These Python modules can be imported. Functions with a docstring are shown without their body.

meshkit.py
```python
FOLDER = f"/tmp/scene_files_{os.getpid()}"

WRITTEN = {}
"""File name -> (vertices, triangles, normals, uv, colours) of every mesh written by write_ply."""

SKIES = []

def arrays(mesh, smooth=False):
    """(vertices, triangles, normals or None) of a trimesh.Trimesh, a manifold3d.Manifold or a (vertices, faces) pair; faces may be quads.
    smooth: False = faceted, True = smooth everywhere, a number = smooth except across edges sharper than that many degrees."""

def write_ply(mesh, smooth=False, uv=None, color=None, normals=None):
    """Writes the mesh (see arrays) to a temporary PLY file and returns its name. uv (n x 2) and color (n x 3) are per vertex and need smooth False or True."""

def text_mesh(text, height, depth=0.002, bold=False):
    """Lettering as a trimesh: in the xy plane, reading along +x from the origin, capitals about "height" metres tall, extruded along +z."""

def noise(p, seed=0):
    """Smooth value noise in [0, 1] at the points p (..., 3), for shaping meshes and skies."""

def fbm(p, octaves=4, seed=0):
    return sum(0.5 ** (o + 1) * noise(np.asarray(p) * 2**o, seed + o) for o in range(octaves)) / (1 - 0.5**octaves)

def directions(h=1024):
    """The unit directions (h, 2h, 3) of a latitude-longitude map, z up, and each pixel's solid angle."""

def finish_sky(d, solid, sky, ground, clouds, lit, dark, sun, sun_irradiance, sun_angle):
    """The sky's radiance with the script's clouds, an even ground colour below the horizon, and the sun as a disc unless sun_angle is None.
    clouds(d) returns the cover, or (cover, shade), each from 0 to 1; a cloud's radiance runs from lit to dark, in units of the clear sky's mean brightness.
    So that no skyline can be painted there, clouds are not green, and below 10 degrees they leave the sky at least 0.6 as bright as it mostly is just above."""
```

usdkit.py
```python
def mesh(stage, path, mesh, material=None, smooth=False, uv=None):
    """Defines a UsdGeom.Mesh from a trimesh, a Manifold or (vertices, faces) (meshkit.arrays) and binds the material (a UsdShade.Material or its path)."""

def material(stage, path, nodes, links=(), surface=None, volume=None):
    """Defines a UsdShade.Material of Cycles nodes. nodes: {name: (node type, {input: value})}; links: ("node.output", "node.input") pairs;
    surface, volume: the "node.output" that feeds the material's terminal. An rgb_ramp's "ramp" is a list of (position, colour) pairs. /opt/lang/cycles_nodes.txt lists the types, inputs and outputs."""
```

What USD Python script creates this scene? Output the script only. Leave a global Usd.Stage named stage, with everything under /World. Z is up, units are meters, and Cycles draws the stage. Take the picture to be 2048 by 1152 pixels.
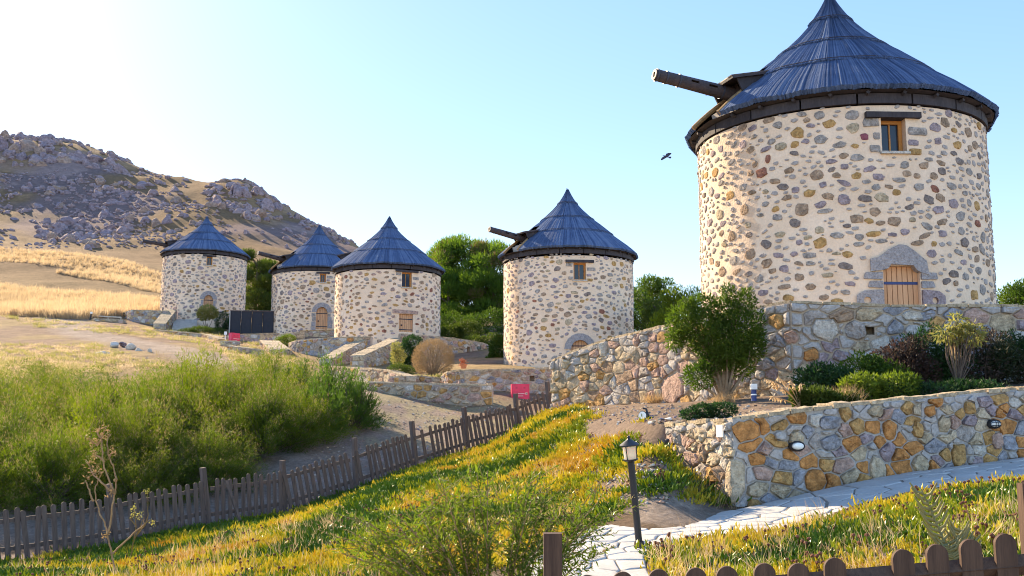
import math, random
import numpy as np
import trimesh, shapely, shapely.affinity, usdkit, meshkit
from shapely.geometry import Polygon, MultiPoint, box as sbox
from scipy.interpolate import RBFInterpolator
from pxr import Usd, UsdGeom, UsdLux, UsdShade, Sdf, Gf, Vt

stage = Usd.Stage.CreateInMemory()
UsdGeom.SetStageUpAxis(stage, 'Z'); UsdGeom.SetStageMetersPerUnit(stage, 1.0)
UsdGeom.Xform.Define(stage, '/World'); UsdGeom.Scope.Define(stage, '/World/Looks')

# ---------------------------------------------------------------- camera, sky, sun, exposure
EYE, F, PITCH = 1.6, 2050.0, math.radians(7.89)
EXPOSURE = 1.68
SUN_EL, SUN_AZ = math.radians(27.0), math.radians(-41.0)      # azimuth = atan2(x, y) of the direction towards the sun
SKY, SUN = 0.115, 1.15
cam = UsdGeom.Camera.Define(stage, '/World/camera')
cam.CreateHorizontalApertureAttr(36.0); cam.CreateVerticalApertureAttr(20.25)
cam.CreateFocalLengthAttr(36.0 * F / 2048.0); cam.CreateClippingRangeAttr(Gf.Vec2f(0.05, 20000))
cam.CreateExposureAttr(EXPOSURE); cam.CreateFStopAttr(0.0)
cam.AddTranslateOp().Set(Gf.Vec3d(0, 0, EYE)); cam.AddRotateXOp().Set(90 + math.degrees(PITCH))
sun_dir = np.array([math.cos(SUN_EL) * math.sin(SUN_AZ), math.cos(SUN_EL) * math.cos(SUN_AZ), math.sin(SUN_EL)])
usdkit.material(stage, '/World/Looks/sky', {
    'sky': ('sky_texture', {'sky_type': 'single_scattering', 'sun_disc': False, 'sun_elevation': SUN_EL, 'sun_rotation': SUN_AZ, 'altitude': 50.0, 'air_density': 1.0, 'aerosol_density': 0.3, 'ozone_density': 1.0}),
    'soft': ('gamma', {'gamma': 0.46}), 'tone': ('hsv', {'hue': 0.513, 'saturation': 1.95, 'value': 1.75}), 'bg': ('background_shader', {'strength': SKY})}, [('sky.color', 'soft.color'), ('soft.color', 'tone.color'), ('tone.color', 'bg.color')], surface='bg.background')
dome = UsdLux.DomeLight.Define(stage, '/World/sky')
UsdShade.MaterialBindingAPI.Apply(dome.GetPrim()).Bind(UsdShade.Material.Get(stage, '/World/Looks/sky'))
dome.GetPrim().SetCustomDataByKey('kind', 'structure')
sun = UsdLux.DistantLight.Define(stage, '/World/sun')
sun.CreateIntensityAttr(SUN); sun.CreateAngleAttr(0.53); sun.CreateNormalizeAttr(True); sun.CreateColorAttr(Gf.Vec3f(1.0, 0.80, 0.54))
_z = Gf.Vec3d(*map(float, sun_dir))
_m = Gf.Matrix4d(); _m.SetLookAt(Gf.Vec3d(0, 0, 0), -_z, Gf.Vec3d(0, 0, 1))
sun.AddTransformOp().Set(_m.GetInverse())

# ---------------------------------------------------------------- helpers
CP, SP = math.cos(PITCH), math.sin(PITCH)
def ray(px, py):
    xc, yc = (np.asarray(px, float) - 1024) / F, -(np.asarray(py, float) - 576) / F
    return np.stack(np.broadcast_arrays(xc, CP - yc * SP, SP + yc * CP), -1)
def at(px, py, Y):
    """the world point seen at picture point (px, py) standing Y metres in front of the camera"""
    d = ray(px, py)
    return np.array([0, 0, EYE]) + d * (np.asarray(Y, float) / d[..., 1])[..., None]
def to_px(p):
    p = np.asarray(p, float) - [0, 0, EYE]
    dep = p[..., 1] * CP + p[..., 2] * SP
    return 1024 + F * p[..., 0] / dep, 576 - F * (-p[..., 1] * SP + p[..., 2] * CP) / dep

_used = {}
def numbered(parent, name):
    k = (parent, name); n = _used.get(k, 0); _used[k] = n + 1
    return f'{parent}/{name}' + (f'_{n:03d}' if n else '')
def tag(path, label=None, cat=None, group=None, kind=None):
    p = stage.GetPrimAtPath(path)
    for k, v in (('label', label), ('category', cat), ('group', group), ('kind', kind)):
        if v: p.SetCustomDataByKey(k, v)
    return path
def thing(name, label=None, cat=None, group=None, loc=(0, 0, 0), rz=0.0, scale=1.0, kind=None):
    path = numbered('/World', name)
    x = UsdGeom.Xform.Define(stage, path)
    x.AddTranslateOp().Set(Gf.Vec3d(*map(float, loc)))
    if rz: x.AddRotateZOp().Set(math.degrees(rz))
    if np.ndim(scale) or scale != 1.0: x.AddScaleOp().Set(Gf.Vec3f(*np.broadcast_to(scale, 3).astype(float)))
    return tag(path, label, cat, group, kind)
def part(parent, name, mesh, mat, smooth=False, label=None, kind=None, primvars=None):
    path = numbered(parent, name)
    m = usdkit.mesh(stage, path, mesh.get() if isinstance(mesh, MB) else mesh, mat, smooth)
    for k, v in (primvars or {}).items():
        v = np.asarray(v, np.float32); api = UsdGeom.PrimvarsAPI(m)
        if v.ndim == 2: api.CreatePrimvar(k, Sdf.ValueTypeNames.Color3fArray, 'vertex').Set(Vt.Vec3fArray.FromNumpy(v))
        else: api.CreatePrimvar(k, Sdf.ValueTypeNames.FloatArray, 'vertex').Set(Vt.FloatArray.FromNumpy(v))
    if label or kind: tag(path, label, None, None, kind)
    return path
def solo(name, mesh, mat, label=None, cat=None, group=None, kind=None, smooth=False, primvars=None):
    return tag(part('/World', name, mesh, mat, smooth, primvars=primvars), label, cat, group, kind)
def copy_of(src, name, label, loc, rz=0.0, scale=1.0, cat=None, group=None):
    path = thing(name, label, cat, group, loc, rz, scale)
    p = stage.GetPrimAtPath(path); p.GetReferences().AddInternalReference(src); p.SetInstanceable(True)
    return path

def unit(v):
    v = np.asarray(v, float); return v / max(np.linalg.norm(v), 1e-9)
class MB:
    """collects shapes into one mesh"""
    def __init__(s): s.v, s.f, s.n = [], [], 0
    def add(s, v, f):
        v, f = np.asarray(v, float), np.asarray(f, int)
        if f.shape[1] == 4: f = np.vstack([f[:, [0, 1, 2]], f[:, [0, 2, 3]]])
        s.v.append(v); s.f.append(f + s.n); s.n += len(v); return s
    def mesh(s, m): return s.add(np.array(m.vertices), np.array(m.faces))
    def box(s, c, size, R=None):
        a = np.array([[x, y, z] for x in (-.5, .5) for y in (-.5, .5) for z in (-.5, .5)]) * size
        if R is not None: a = a @ np.asarray(R).T
        return s.add(a + c, [[0, 1, 3, 2], [4, 6, 7, 5], [0, 4, 5, 1], [2, 3, 7, 6], [0, 2, 6, 4], [1, 5, 7, 3]])
    def tube(s, pts, rad, n=6, cap=True):
        pts = np.asarray(pts, float); rad = np.broadcast_to(rad, len(pts)); rings = []
        up = np.array([0, 0, 1.0]) if abs(unit(pts[-1] - pts[0])[2]) < .9 else np.array([1.0, 0, 0])
        for i, p in enumerate(pts):
            d = unit(pts[min(i + 1, len(pts) - 1)] - pts[max(i - 1, 0)]); a = unit(np.cross(d, up)); b = np.cross(d, a)
            t = np.arange(n) / n * 2 * math.pi
            rings.append(p + rad[i] * (np.cos(t)[:, None] * a + np.sin(t)[:, None] * b))
        k = len(pts); v = np.vstack(rings)
        i, j = np.meshgrid(np.arange(k - 1), np.arange(n), indexing='ij'); i, j = i.ravel(), j.ravel(); j2 = (j + 1) % n
        s.add(v, np.stack([i * n + j, i * n + j2, (i + 1) * n + j2, (i + 1) * n + j], 1)[:, ::-1])
        if cap:
            for r, fl in ((rings[0], 0), (rings[-1], 1)):
                f = np.array([[0, q, q + 1] for q in range(1, n - 1)]); s.add(r, f if not fl else f[:, ::-1])
        return s
    def get(s): return (np.vstack(s.v), np.vstack(s.f))
    def tm(s): return trimesh.Trimesh(*s.get(), process=False)
def rotz(a): c, q = math.cos(a), math.sin(a); return np.array([[c, -q, 0], [q, c, 0], [0, 0, 1]])

# ---------------------------------------------------------------- materials
LK = '/World/Looks/'
def grain(name, c1, c2, scale=3.0, bump=0.4, bscale=40.0, rough=0.95, dist=0.02, extra=None, fine=0.25, spec=0.25, stretch=None):
    """two tones by a noise, finer mottling, and a fine relief"""
    N = {'g': ('geometry', {}), 'map': ('mapping', {'mapping_type': 'point', 'scale': stretch or (1, 1, 1)}),
         'n': ('noise_texture', {'scale': scale, 'detail': 5.0, 'roughness': .6}), 'n2': ('noise_texture', {'scale': bscale, 'detail': 4.0, 'roughness': .65}),
         'r': ('rgb_ramp', {'ramp': [(0.3, c1), (0.7, c2)]}),
         'mr': ('map_range', {'from_min': .25, 'from_max': .75, 'to_min': 1 - fine, 'to_max': 1 + fine, 'clamp': True}),
         'mul': ('vector_math', {'math_type': 'scale'}),
         'b': ('bump', {'strength': bump, 'distance': dist}), 'p': ('principled_bsdf', {'roughness': rough, 'specular_ior_level': spec})}
    L = [('g.position', 'map.vector'), ('map.vector', 'n.vector'), ('map.vector', 'n2.vector'), ('n.fac', 'r.fac'), ('n2.fac', 'mr.value'), ('r.color', 'mul.vector1'), ('mr.result', 'mul.scale'),
         ('mul.vector', 'p.base_color'), ('n2.fac', 'b.height'), ('b.normal', 'p.normal')]
    return usdkit.material(stage, LK + name, N, L, surface='p.BSDF')
def plain(name, c, rough=0.6, metallic=0.0, spec=0.4):
    return grain(name, tuple(x * .85 for x in c), tuple(min(1, x * 1.15) for x in c), 6.0, .1, 60.0, rough, .004, fine=.1, spec=spec)
def leafmat(name, cols, trans=0.4, rough=0.55, hue=True):
    """leaves: each leaf its own tone out of a ramp, some light passing through"""
    N = {'g': ('geometry', {}), 'r': ('rgb_ramp', {'ramp': list(zip(np.linspace(0, 1, len(cols)), cols))}),
         'n': ('noise_texture', {'scale': 1.1, 'detail': 2.0}), 'mx': ('math', {'math_type': 'multiply_add', 'value2': .55}), 'mn': ('math', {'math_type': 'multiply_add', 'value2': 1.1, 'value3': -.32}),
         'p': ('principled_bsdf', {'roughness': rough, 'specular_ior_level': .3}), 't': ('translucent_bsdf', {}), 'm': ('mix_closure', {'fac': trans}),
         'hs': ('hsv', {'saturation': 1.1, 'value': 1.5})}
    L = [('g.position', 'n.vector'), ('n.fac', 'mn.value1'), ('g.random_per_island', 'mx.value1'), ('mn.value', 'mx.value3'), ('mx.value', 'r.fac'), ('r.color', 'p.base_color'), ('r.color', 'hs.color'), ('hs.color', 't.color'),
         ('p.BSDF', 'm.closure1'), ('t.BSDF', 'm.closure2')]
    return usdkit.material(stage, LK + name, N, L, surface='m.closure')
M = {}
M['plaster'] = grain('plaster', (.67, .49, .34), (.79, .605, .45), 1.3, .5, 22.0, .95, .03, fine=.12)
M['mortar'] = grain('mortar', (.34, .28, .22), (.46, .38, .30), 2.0, .6, 30.0, .95, .03, fine=.25)
M['mortar_grey'] = grain('mortar_grey', (.30, .28, .27), (.42, .39, .36), 2.0, .6, 30.0, .95, .03, fine=.25)
def stone(name, c, v=.42): M[name] = grain('stone_' + name, tuple(x * (1 - v) for x in c), tuple(min(.9, x * (1 + v)) for x in c), 8.0, 1.0, 24.0, .92, .05, fine=.42)
stone('grey', (.34, .295, .265)); stone('dark', (.22, .175, .155)); stone('brown', (.34, .235, .16)); stone('ochre', (.44, .26, .10)); stone('violet', (.32, .25, .26))
stone('red', (.28, .12, .08)); stone('pale', (.52, .47, .41), .2); stone('pink', (.40, .27, .22)); stone('tan', (.43, .34, .23)); stone('blue', (.28, .275, .30)); stone('rust', (.47, .215, .07)); stone('buff', (.50, .40, .28), .25)
stone('plum', (.25, .08, .10), .2); stone('lintel', (.33, .30, .30), .15)
def islands(name, cols):
    N = {'g': ('geometry', {}), 'r': ('rgb_ramp', {'ramp': cols, 'interpolate': False}), 'n': ('noise_texture', {'scale': 24.0, 'detail': 4.0}),
         'mr': ('map_range', {'from_min': .25, 'from_max': .75, 'to_min': .7, 'to_max': 1.3, 'clamp': True}), 'mul': ('vector_math', {'math_type': 'scale'}),
         'b': ('bump', {'strength': .7, 'distance': .02}), 'p': ('principled_bsdf', {'roughness': .9, 'specular_ior_level': .25})}
    M[name] = usdkit.material(stage, LK + name, N, [('g.position', 'n.vector'), ('g.random_per_island', 'r.fac'), ('n.fac', 'mr.value'), ('r.color', 'mul.vector1'), ('mr.result', 'mul.scale'), ('mul.vector', 'p.base_color'), ('n.fac', 'b.height'), ('b.normal', 'p.normal')], surface='p.BSDF')
islands('mix_mill', [(.34, .295, .27), (.34, .235, .16), (.32, .25, .26), (.22, .18, .16), (.40, .27, .13), (.30, .29, .31)])
islands('mix_wall', [(.36, .33, .31), (.46, .38, .27), (.27, .275, .30), (.42, .29, .22), (.5, .45, .39), (.29, .24, .27)])
M['wood_dark'] = grain('wood_dark', (.030, .026, .030), (.060, .050, .055), 4.0, .5, 30.0, .8, .02, stretch=(1, 1, .3))
M['wood_shaft'] = grain('wood_shaft', (.035, .028, .032), (.07, .05, .05), 5.0, .6, 25.0, .7, .02)
M['wood_old'] = grain('wood_old', (.075, .055, .05), (.15, .11, .095), 5.0, .6, 30.0, .85, .01, stretch=(4, 4, .35))
M['wood_near'] = grain('wood_near', (.045, .024, .016), (.10, .056, .035), 9.0, .7, 50.0, .75, .004, stretch=(4, 4, .22))
M['wood_door'] = grain('wood_door', (.50, .27, .14), (.62, .36, .20), 3.0, .3, 30.0, .7, .006, stretch=(3, 3, .3), fine=.12)
M['wood_orange'] = grain('wood_orange', (.42, .17, .04), (.56, .26, .07), 4.0, .3, 30.0, .5, .005, fine=.15)
M['wood_pale'] = grain('wood_pale', (.5, .42, .33), (.66, .57, .46), 4.0, .3, 30.0, .8, .005)
M['iron'] = plain('iron', (.03, .03, .045), .5)
M['iron_blue'] = plain('iron_blue', (.03, .05, .16), .5)
M['void'] = plain('void', (.012, .011, .011), .9)
M['glass'] = usdkit.material(stage, LK + 'window_glass', {'p': ('principled_bsdf', {'base_color': (.015, .02, .03), 'roughness': .06, 'specular_ior_level': .6})}, surface='p.BSDF')
M['red_paint'] = plain('red_paint', (.62, .03, .09), .4)
M['white_paint'] = plain('white_paint', (.8, .79, .75), .5)
M['black_paint'] = plain('black_paint', (.018, .018, .022), .4)
M['net'] = plain('net', (.022, .022, .03), .9)
M['terracotta'] = plain('terracotta', (.5, .17, .07), .8)
M['thatch'] = usdkit.material(stage, LK + 'thatch', {
    'a': ('attribute', {'attribute': 'streak'}), 'r': ('rgb_ramp', {'ramp': [(0, (.030, .048, .098)), (.5, (.074, .108, .198)), (1, (.14, .18, .275))]}),
    'g': ('geometry', {}), 'n': ('noise_texture', {'scale': 3.0, 'detail': 6.0, 'roughness': .75}), 'ma': ('math', {'math_type': 'multiply_add', 'value2': .75, 'value3': -.2}), 'nn': ('math', {'math_type': 'multiply_add', 'value2': .72}),
    'n2': ('noise_texture', {'scale': 30.0, 'detail': 4.0}), 'b': ('bump', {'strength': 1.0, 'distance': .04}), 'p': ('principled_bsdf', {'roughness': 1.0, 'specular_ior_level': .04})},
    [('a.fac', 'nn.value1'), ('g.position', 'n.vector'), ('g.position', 'n2.vector'), ('n.fac', 'ma.value1'), ('ma.value', 'nn.value3'), ('nn.value', 'r.fac'), ('r.color', 'p.base_color'), ('n2.fac', 'b.height'), ('b.normal', 'p.normal')], surface='p.BSDF')
M['reed_end'] = grain('reed_end', (.22, .13, .06), (.36, .23, .11), 8.0, .7, 60.0, .9, .02)
M['paving'] = grain('paving', (.38, .37, .35), (.50, .48, .45), 2.5, .4, 30.0, .85, .01, fine=.15)
M['joint'] = grain('joint', (.16, .14, .12), (.24, .21, .18), 6.0, .4, 40.0, .95, .02)
M['step'] = grain('step', (.34, .32, .30), (.46, .43, .40), 4.0, .5, 30.0, .9, .02)
M['boulder_a'] = grain('boulder_a', (.28, .20, .215), (.41, .305, .31), .35, 1.0, 1.6, .95, 1.2, fine=.45)
M['boulder_b'] = grain('boulder_b', (.32, .21, .165), (.45, .31, .245), .35, 1.0, 1.6, .95, 1.2, fine=.45)
M['boulder_c'] = grain('boulder_c', (.245, .185, .215), (.37, .285, .315), .35, 1.0, 1.6, .95, 1.2, fine=.45)
M['ground'] = usdkit.material(stage, LK + 'ground', {
    'a': ('attribute', {'attribute': 'tint'}), 'g': ('geometry', {}), 'n': ('noise_texture', {'scale': .9, 'detail': 8.0, 'roughness': .7}), 'n2': ('noise_texture', {'scale': 11.0, 'detail': 9.0, 'roughness': .8}),
    'm1': ('map_range', {'from_min': .3, 'from_max': .7, 'to_min': .72, 'to_max': 1.25, 'clamp': True}), 'm2': ('map_range', {'from_min': .3, 'from_max': .7, 'to_min': .5, 'to_max': 1.45, 'clamp': True}), 'mm': ('math', {'math_type': 'multiply'}),
    'mul': ('vector_math', {'math_type': 'scale'}), 'b': ('bump', {'strength': 1.0, 'distance': .12}), 'p': ('principled_bsdf', {'roughness': .97, 'specular_ior_level': .1})},
    [('g.position', 'n.vector'), ('g.position', 'n2.vector'), ('n.fac', 'm1.value'), ('n2.fac', 'm2.value'), ('m1.result', 'mm.value1'), ('m2.result', 'mm.value2'), ('a.color', 'mul.vector1'), ('mm.value', 'mul.scale'), ('mul.vector', 'p.base_color'),
     ('n2.fac', 'b.height'), ('b.normal', 'p.normal')], surface='p.BSDF')
# ---------------------------------------------------------------- terrain: one height field through measured points
CTRL = [  # px, py, metres in front
 (1280,1105,10),(1200,1115,9.7),(1024,1127,9.6),(1500,1018,12.9),(1500,1075,10.7),(1655,988,13.3),(1730,1016,11.3),(1899,945,14),(2048,922,14.8),(2015,966,11.6),(2200,890,15.8),(2300,930,13),
 (1650,1100,8.7),(1900,1060,8.6),(1400,1140,8.6),
 (1180,820,26),(1250,836,18.5),(1330,858,14.9),(1310,900,13.6),(1340,945,14.3),(1300,1000,12.2),(1400,1015,12.5),(1230,982,13.6),(1290,880,15),(1200,903,17),(1100,872,21),(1100,952,16),(1000,962,18.3),(900,1002,16.8),
 (1000,1062,12.6),(800,962,20.8),(700,1062,14.7),(500,1062,18.2),(300,1140,14.2),(600,1140,12.1),(0,1148,14.6),(900,1140,9.7),(-300,1180,14),
 (22,1125,18.5),(250,1085,20),(430,1047,21.5),(578,1022,23),(718,975,24.3),(835,932,25.6),(937,900,27),(1035,870,28.3),(1100,843,29.2),(-250,1150,17.5),
 (740,880,28),(600,935,25.5),(300,1012,22.7),(0,1030,21.5),(300,786,39),(0,800,38),(550,780,38),(750,792,33.3),(450,730,48),(300,730,47),(0,735,45),(-300,760,42),(0,690,58),(150,665,66),(0,640,73),(250,652,72),(345,658,75),(402,640,84),
 (500,690,62),(600,735,52),(700,745,51),(860,742,49),(1000,735,46),(1010,732,48),(1140,735,51),(900,800,34),(1050,808,33.5),(985,806,33.2),(640,665,74),(774,690,64),(900,672,75),(1000,652,76),(1200,690,80),
 (0,620,86),(320,602,95),(0,562,105),(320,560,120),(0,505,130),(160,512,132),(-400,560,110),(-400,480,140),(0,482,170),(300,522,160),(500,482,190),(0,400,220),(300,430,215),(150,340,250),
 (0,276,270),(100,283,270),(190,308,270),(260,338,265),(340,360,260),(430,368,255),(480,362,250),(520,385,245),(575,432,240),(640,455,240),(710,492,235),(800,540,230),(900,600,225),(1000,650,220),(1200,715,220),(-400,240,275),
 (0,330,330),(400,430,330),(800,600,300),(-400,300,340),
 (1500,812,80),(1800,830,80),(2200,840,80),(1500,835,150),(2100,845,150),(1500,848,260),(2200,852,260),(1300,790,40),(1600,800,40),(2100,806,36),(1700,800,27),(2300,810,24)]
NEAR = [(-8,0,-1.9),(-3,0,-1.7),(0,0,-1.6),(3,0,-1.55),(8,0,-1.3),(0,4.7,-1.53),(2.3,4.5,-1.42),(5,4.5,-1.3),(-4,5,-1.75),(-10,6,-2.0),(9,9,-.85),(12,5,-.8),(0,-6,-1.6)]
_P = at(*np.array(CTRL, float).T); _P = np.vstack([_P, np.array(NEAR) + [0, 0, EYE]])
def _uv(x, y):
    q = np.maximum(y, -2) + 6.0
    return np.stack([np.clip(x / q, -1.5, 1.5) * 2.2, np.log(q)], -1), q
_u, _q = _uv(_P[:, 0], _P[:, 1])
_rbf = RBFInterpolator(_u, (_P[:, 2] - EYE) / _q, kernel='thin_plate_spline', smoothing=2e-5, degree=1)
# the bed between the two stone walls is a step above the footpath
BED = Polygon([(2.98, 13.30), (4.5, 13.80), (7.5, 15.15), (10.5, 16.55), (14, 18.2), (16, 24), (8, 27), (1.0, 26.5), (.55, 25.2), (1.35, 22.5), (1.75, 19), (2.1, 16.5), (2.42, 14.85)])
BEDP = np.vstack([at(*np.array([(1450,845,13.2),(1704,815,13.9),(2048,782,15.2),(1510,795,18),(1342,806,21),(1120,812,25),(1400,835,16),(1300,838,16.5)], float).T), [[9, 17.9, EYE+.85], [13, 19, EYE+1.1], [14, 24, EYE+1.2], [8, 26, EYE+.9]]])
_bed = RBFInterpolator(BEDP[:, :2], BEDP[:, 2], kernel='linear', smoothing=.02, degree=1)
shapely.prepare(BED); LOWLINE = shapely.LineString([(2.2, 14.75), (2.78, 13.02), (4.5, 13.6), (7.5, 15.0), (10.5, 16.4), (13, 17.8)])
def ground(x, y, rough=True):
    x, y = np.broadcast_arrays(np.asarray(x, float), np.asarray(y, float)); sh = x.shape; x, y = x.ravel(), y.ravel()
    u, q = _uv(x, y); z = EYE + _rbf(u) * q
    z = np.where(y > 420, EYE - 8 + (z - EYE + 8) * np.clip(1 - (y - 420) / 200, 0, 1), z)
    near = (x > -2) & (x < 17) & (y > 12) & (y < 29)
    if near.any():
        i = np.nonzero(near)[0]; pt = shapely.points(x[i], y[i])
        d = np.where(shapely.contains(BED, pt), 1, -1) * shapely.distance(BED.exterior, pt)
        wid = np.clip(.24 + (shapely.distance(LOWLINE, pt) - .35) * 1.0, .24, 3.2); w = np.clip(d / wid + .5, 0, 1); w = w * w * (3 - 2 * w)
        z[i] = z[i] * (1 - w) + _bed(np.stack([x[i], y[i]], 1)) * w
    if rough:
        p = np.stack([x, y, 0 * x], -1); r = np.hypot(x, y)
        z = z + np.clip(r / 60, .25, 1) * (.10 * (meshkit.fbm(p * 1.3, 3, 5) - .5)) + np.clip((y - 60) / 60, 0, 1) * (1.1 * (meshkit.fbm(p * .12, 4, 9) - .5)) + np.clip((y - 170) / 60, 0, 1) * 3.2 * (meshkit.fbm(p * .07, 4, 19) - .5)
    return z.reshape(sh)
_ys = np.concatenate([np.arange(6, 40, .12), np.arange(40, 120, .4), np.arange(120, 340, 1.0)])
def ground_at(px, py, y0=6.0):
    """the first point of the ground seen at picture points"""
    px, py = np.atleast_1d(np.asarray(px, float)), np.atleast_1d(np.asarray(py, float))
    d = ray(px, py); d = d / d[:, 1:2]; ys = _ys[_ys >= y0]
    P = d[:, None] * ys[None, :, None]
    under = P[..., 2] + EYE < ground(P[..., 0], P[..., 1], False)
    k = np.argmax(under, 1); ok = under.any(1)
    p = P[np.arange(len(px)), k] + [0, 0, EYE]; p[:, 2] = ground(p[:, 0], p[:, 1])
    return p, ok
def line_dist(x, y, pts):
    return shapely.distance(shapely.LineString(pts), shapely.points(np.asarray(x), np.asarray(y)))

PATH = [(13, 16.2), (10, 14.9), (7.2, 13.6), (4.6, 12.45), (2.9, 11.75), (1.5, 11.1), (.80, 10.25), (.62, 9.2), (.6, 7.8), (.6, 5.5), (.6, 3), (.6, -3)]
TRACK = [tuple(at(*a)[:2]) for a in [(60,612,96),(160,668,66),(260,690,60),(380,712,54),(450,735,48),(640,752,42),(760,800,32.5),(860,840,30),(760,890,27.5)]] + [(-4.6, 25.2), (-7.5, 23), (-11, 20.5), (-18, 17)]
def tint(x, y, z):
    p = np.stack([x, y, 0 * x], -1); n1 = meshkit.fbm(p * .35, 4, 3); n2 = meshkit.fbm(p * 1.7, 3, 7); n3 = meshkit.fbm(p * .05, 4, 21)
    def mix(a, b, w): return a * (1 - w[:, None]) + np.asarray(b) * w[:, None]
    sm = lambda e0, e1, v: np.clip((v - e0) / (e1 - e0), 0, 1)
    c = np.tile(np.array([.27, .18, .125]), (len(x), 1))                                   # dirt
    c = mix(c, (.34, .24, .12), sm(.45, .62, n1) * sm(24, 34, y))                            # dry grass patches
    c = mix(c, (.27, .18, .085), sm(74, 92, y - .12 * x))                                   # golden slope
    c = mix(c, (.20, .115, .06), sm(.30, .46, n3) * sm(92, 120, y))
    c = mix(c, (.235, .145, .075), sm(125, 165, y) * .92)
    c = mix(c, (.22, .155, .155), sm(.42, .54, meshkit.fbm(p * .045, 4, 33)) * sm(165, 200, y) * .8)
    bank = sm(.3, 1.2, line_dist(x, y, TRACK)) * (1 - sm(23.5, 29, y + .5 * x))
    c = mix(c, (.20, .14, .09), bank * (x < 4))
    c = mix(c, (.40, .32, .26), sm(.46, .55, n2) * .85 * bank)
    c = mix(c, (.30, .22, .165), sm(13, 14, y) * sm(.8, 2.5, x + .06 * y) * (1 - sm(26, 28, y)))
    c = mix(c, (.36, .285, .235), (1 - sm(.9, 2.0, line_dist(x, y, TRACK) + 1.2 * (n2 - .5))) * .9)
    c = mix(c, (.40, .34, .20), sm(.42, .55, n2) * (1 - sm(3, 5, np.hypot(x + 3.5, y - 31.5))) * .8)
    return c
def make_ground():
    b = np.concatenate([np.arange(-180, -46, 6), np.arange(-46, -31, .9), np.arange(-31, 31, .22), np.arange(31, 46, .9), np.arange(46, 181, 6)]); b = np.radians(b)
    r = np.concatenate([[.02, .5], 1.2 * np.exp(np.arange(0, math.log(440 / 1.2), .0115)), [520, 800, 1500, 3000, 6000, 9000]])
    B, Rr = np.meshgrid(b, r, indexing='ij'); x, y = Rr * np.sin(B), Rr * np.cos(B)
    z = ground(np.clip(x, -700, 700), np.clip(y, -50, 3000)); z = np.where(Rr > 480, np.minimum(z, EYE - 9), z)
    i, j = np.meshgrid(np.arange(len(b) - 1), np.arange(len(r) - 1), indexing='ij'); i, j = i.ravel(), j.ravel(); n = len(r)
    f = np.stack([i * n + j, (i + 1) * n + j, (i + 1) * n + j + 1, i * n + j + 1], 1)
    v = np.stack([x, y, z], -1).reshape(-1, 3)
    solo('ground', (v, f[:, ::-1]), M['ground'], 'dry dirt and golden grass hillside rising to a rocky ridge', 'hillside', kind='structure', smooth=True, primvars={'tint': tint(v[:, 0], v[:, 1], v[:, 2])})
make_ground()

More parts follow.
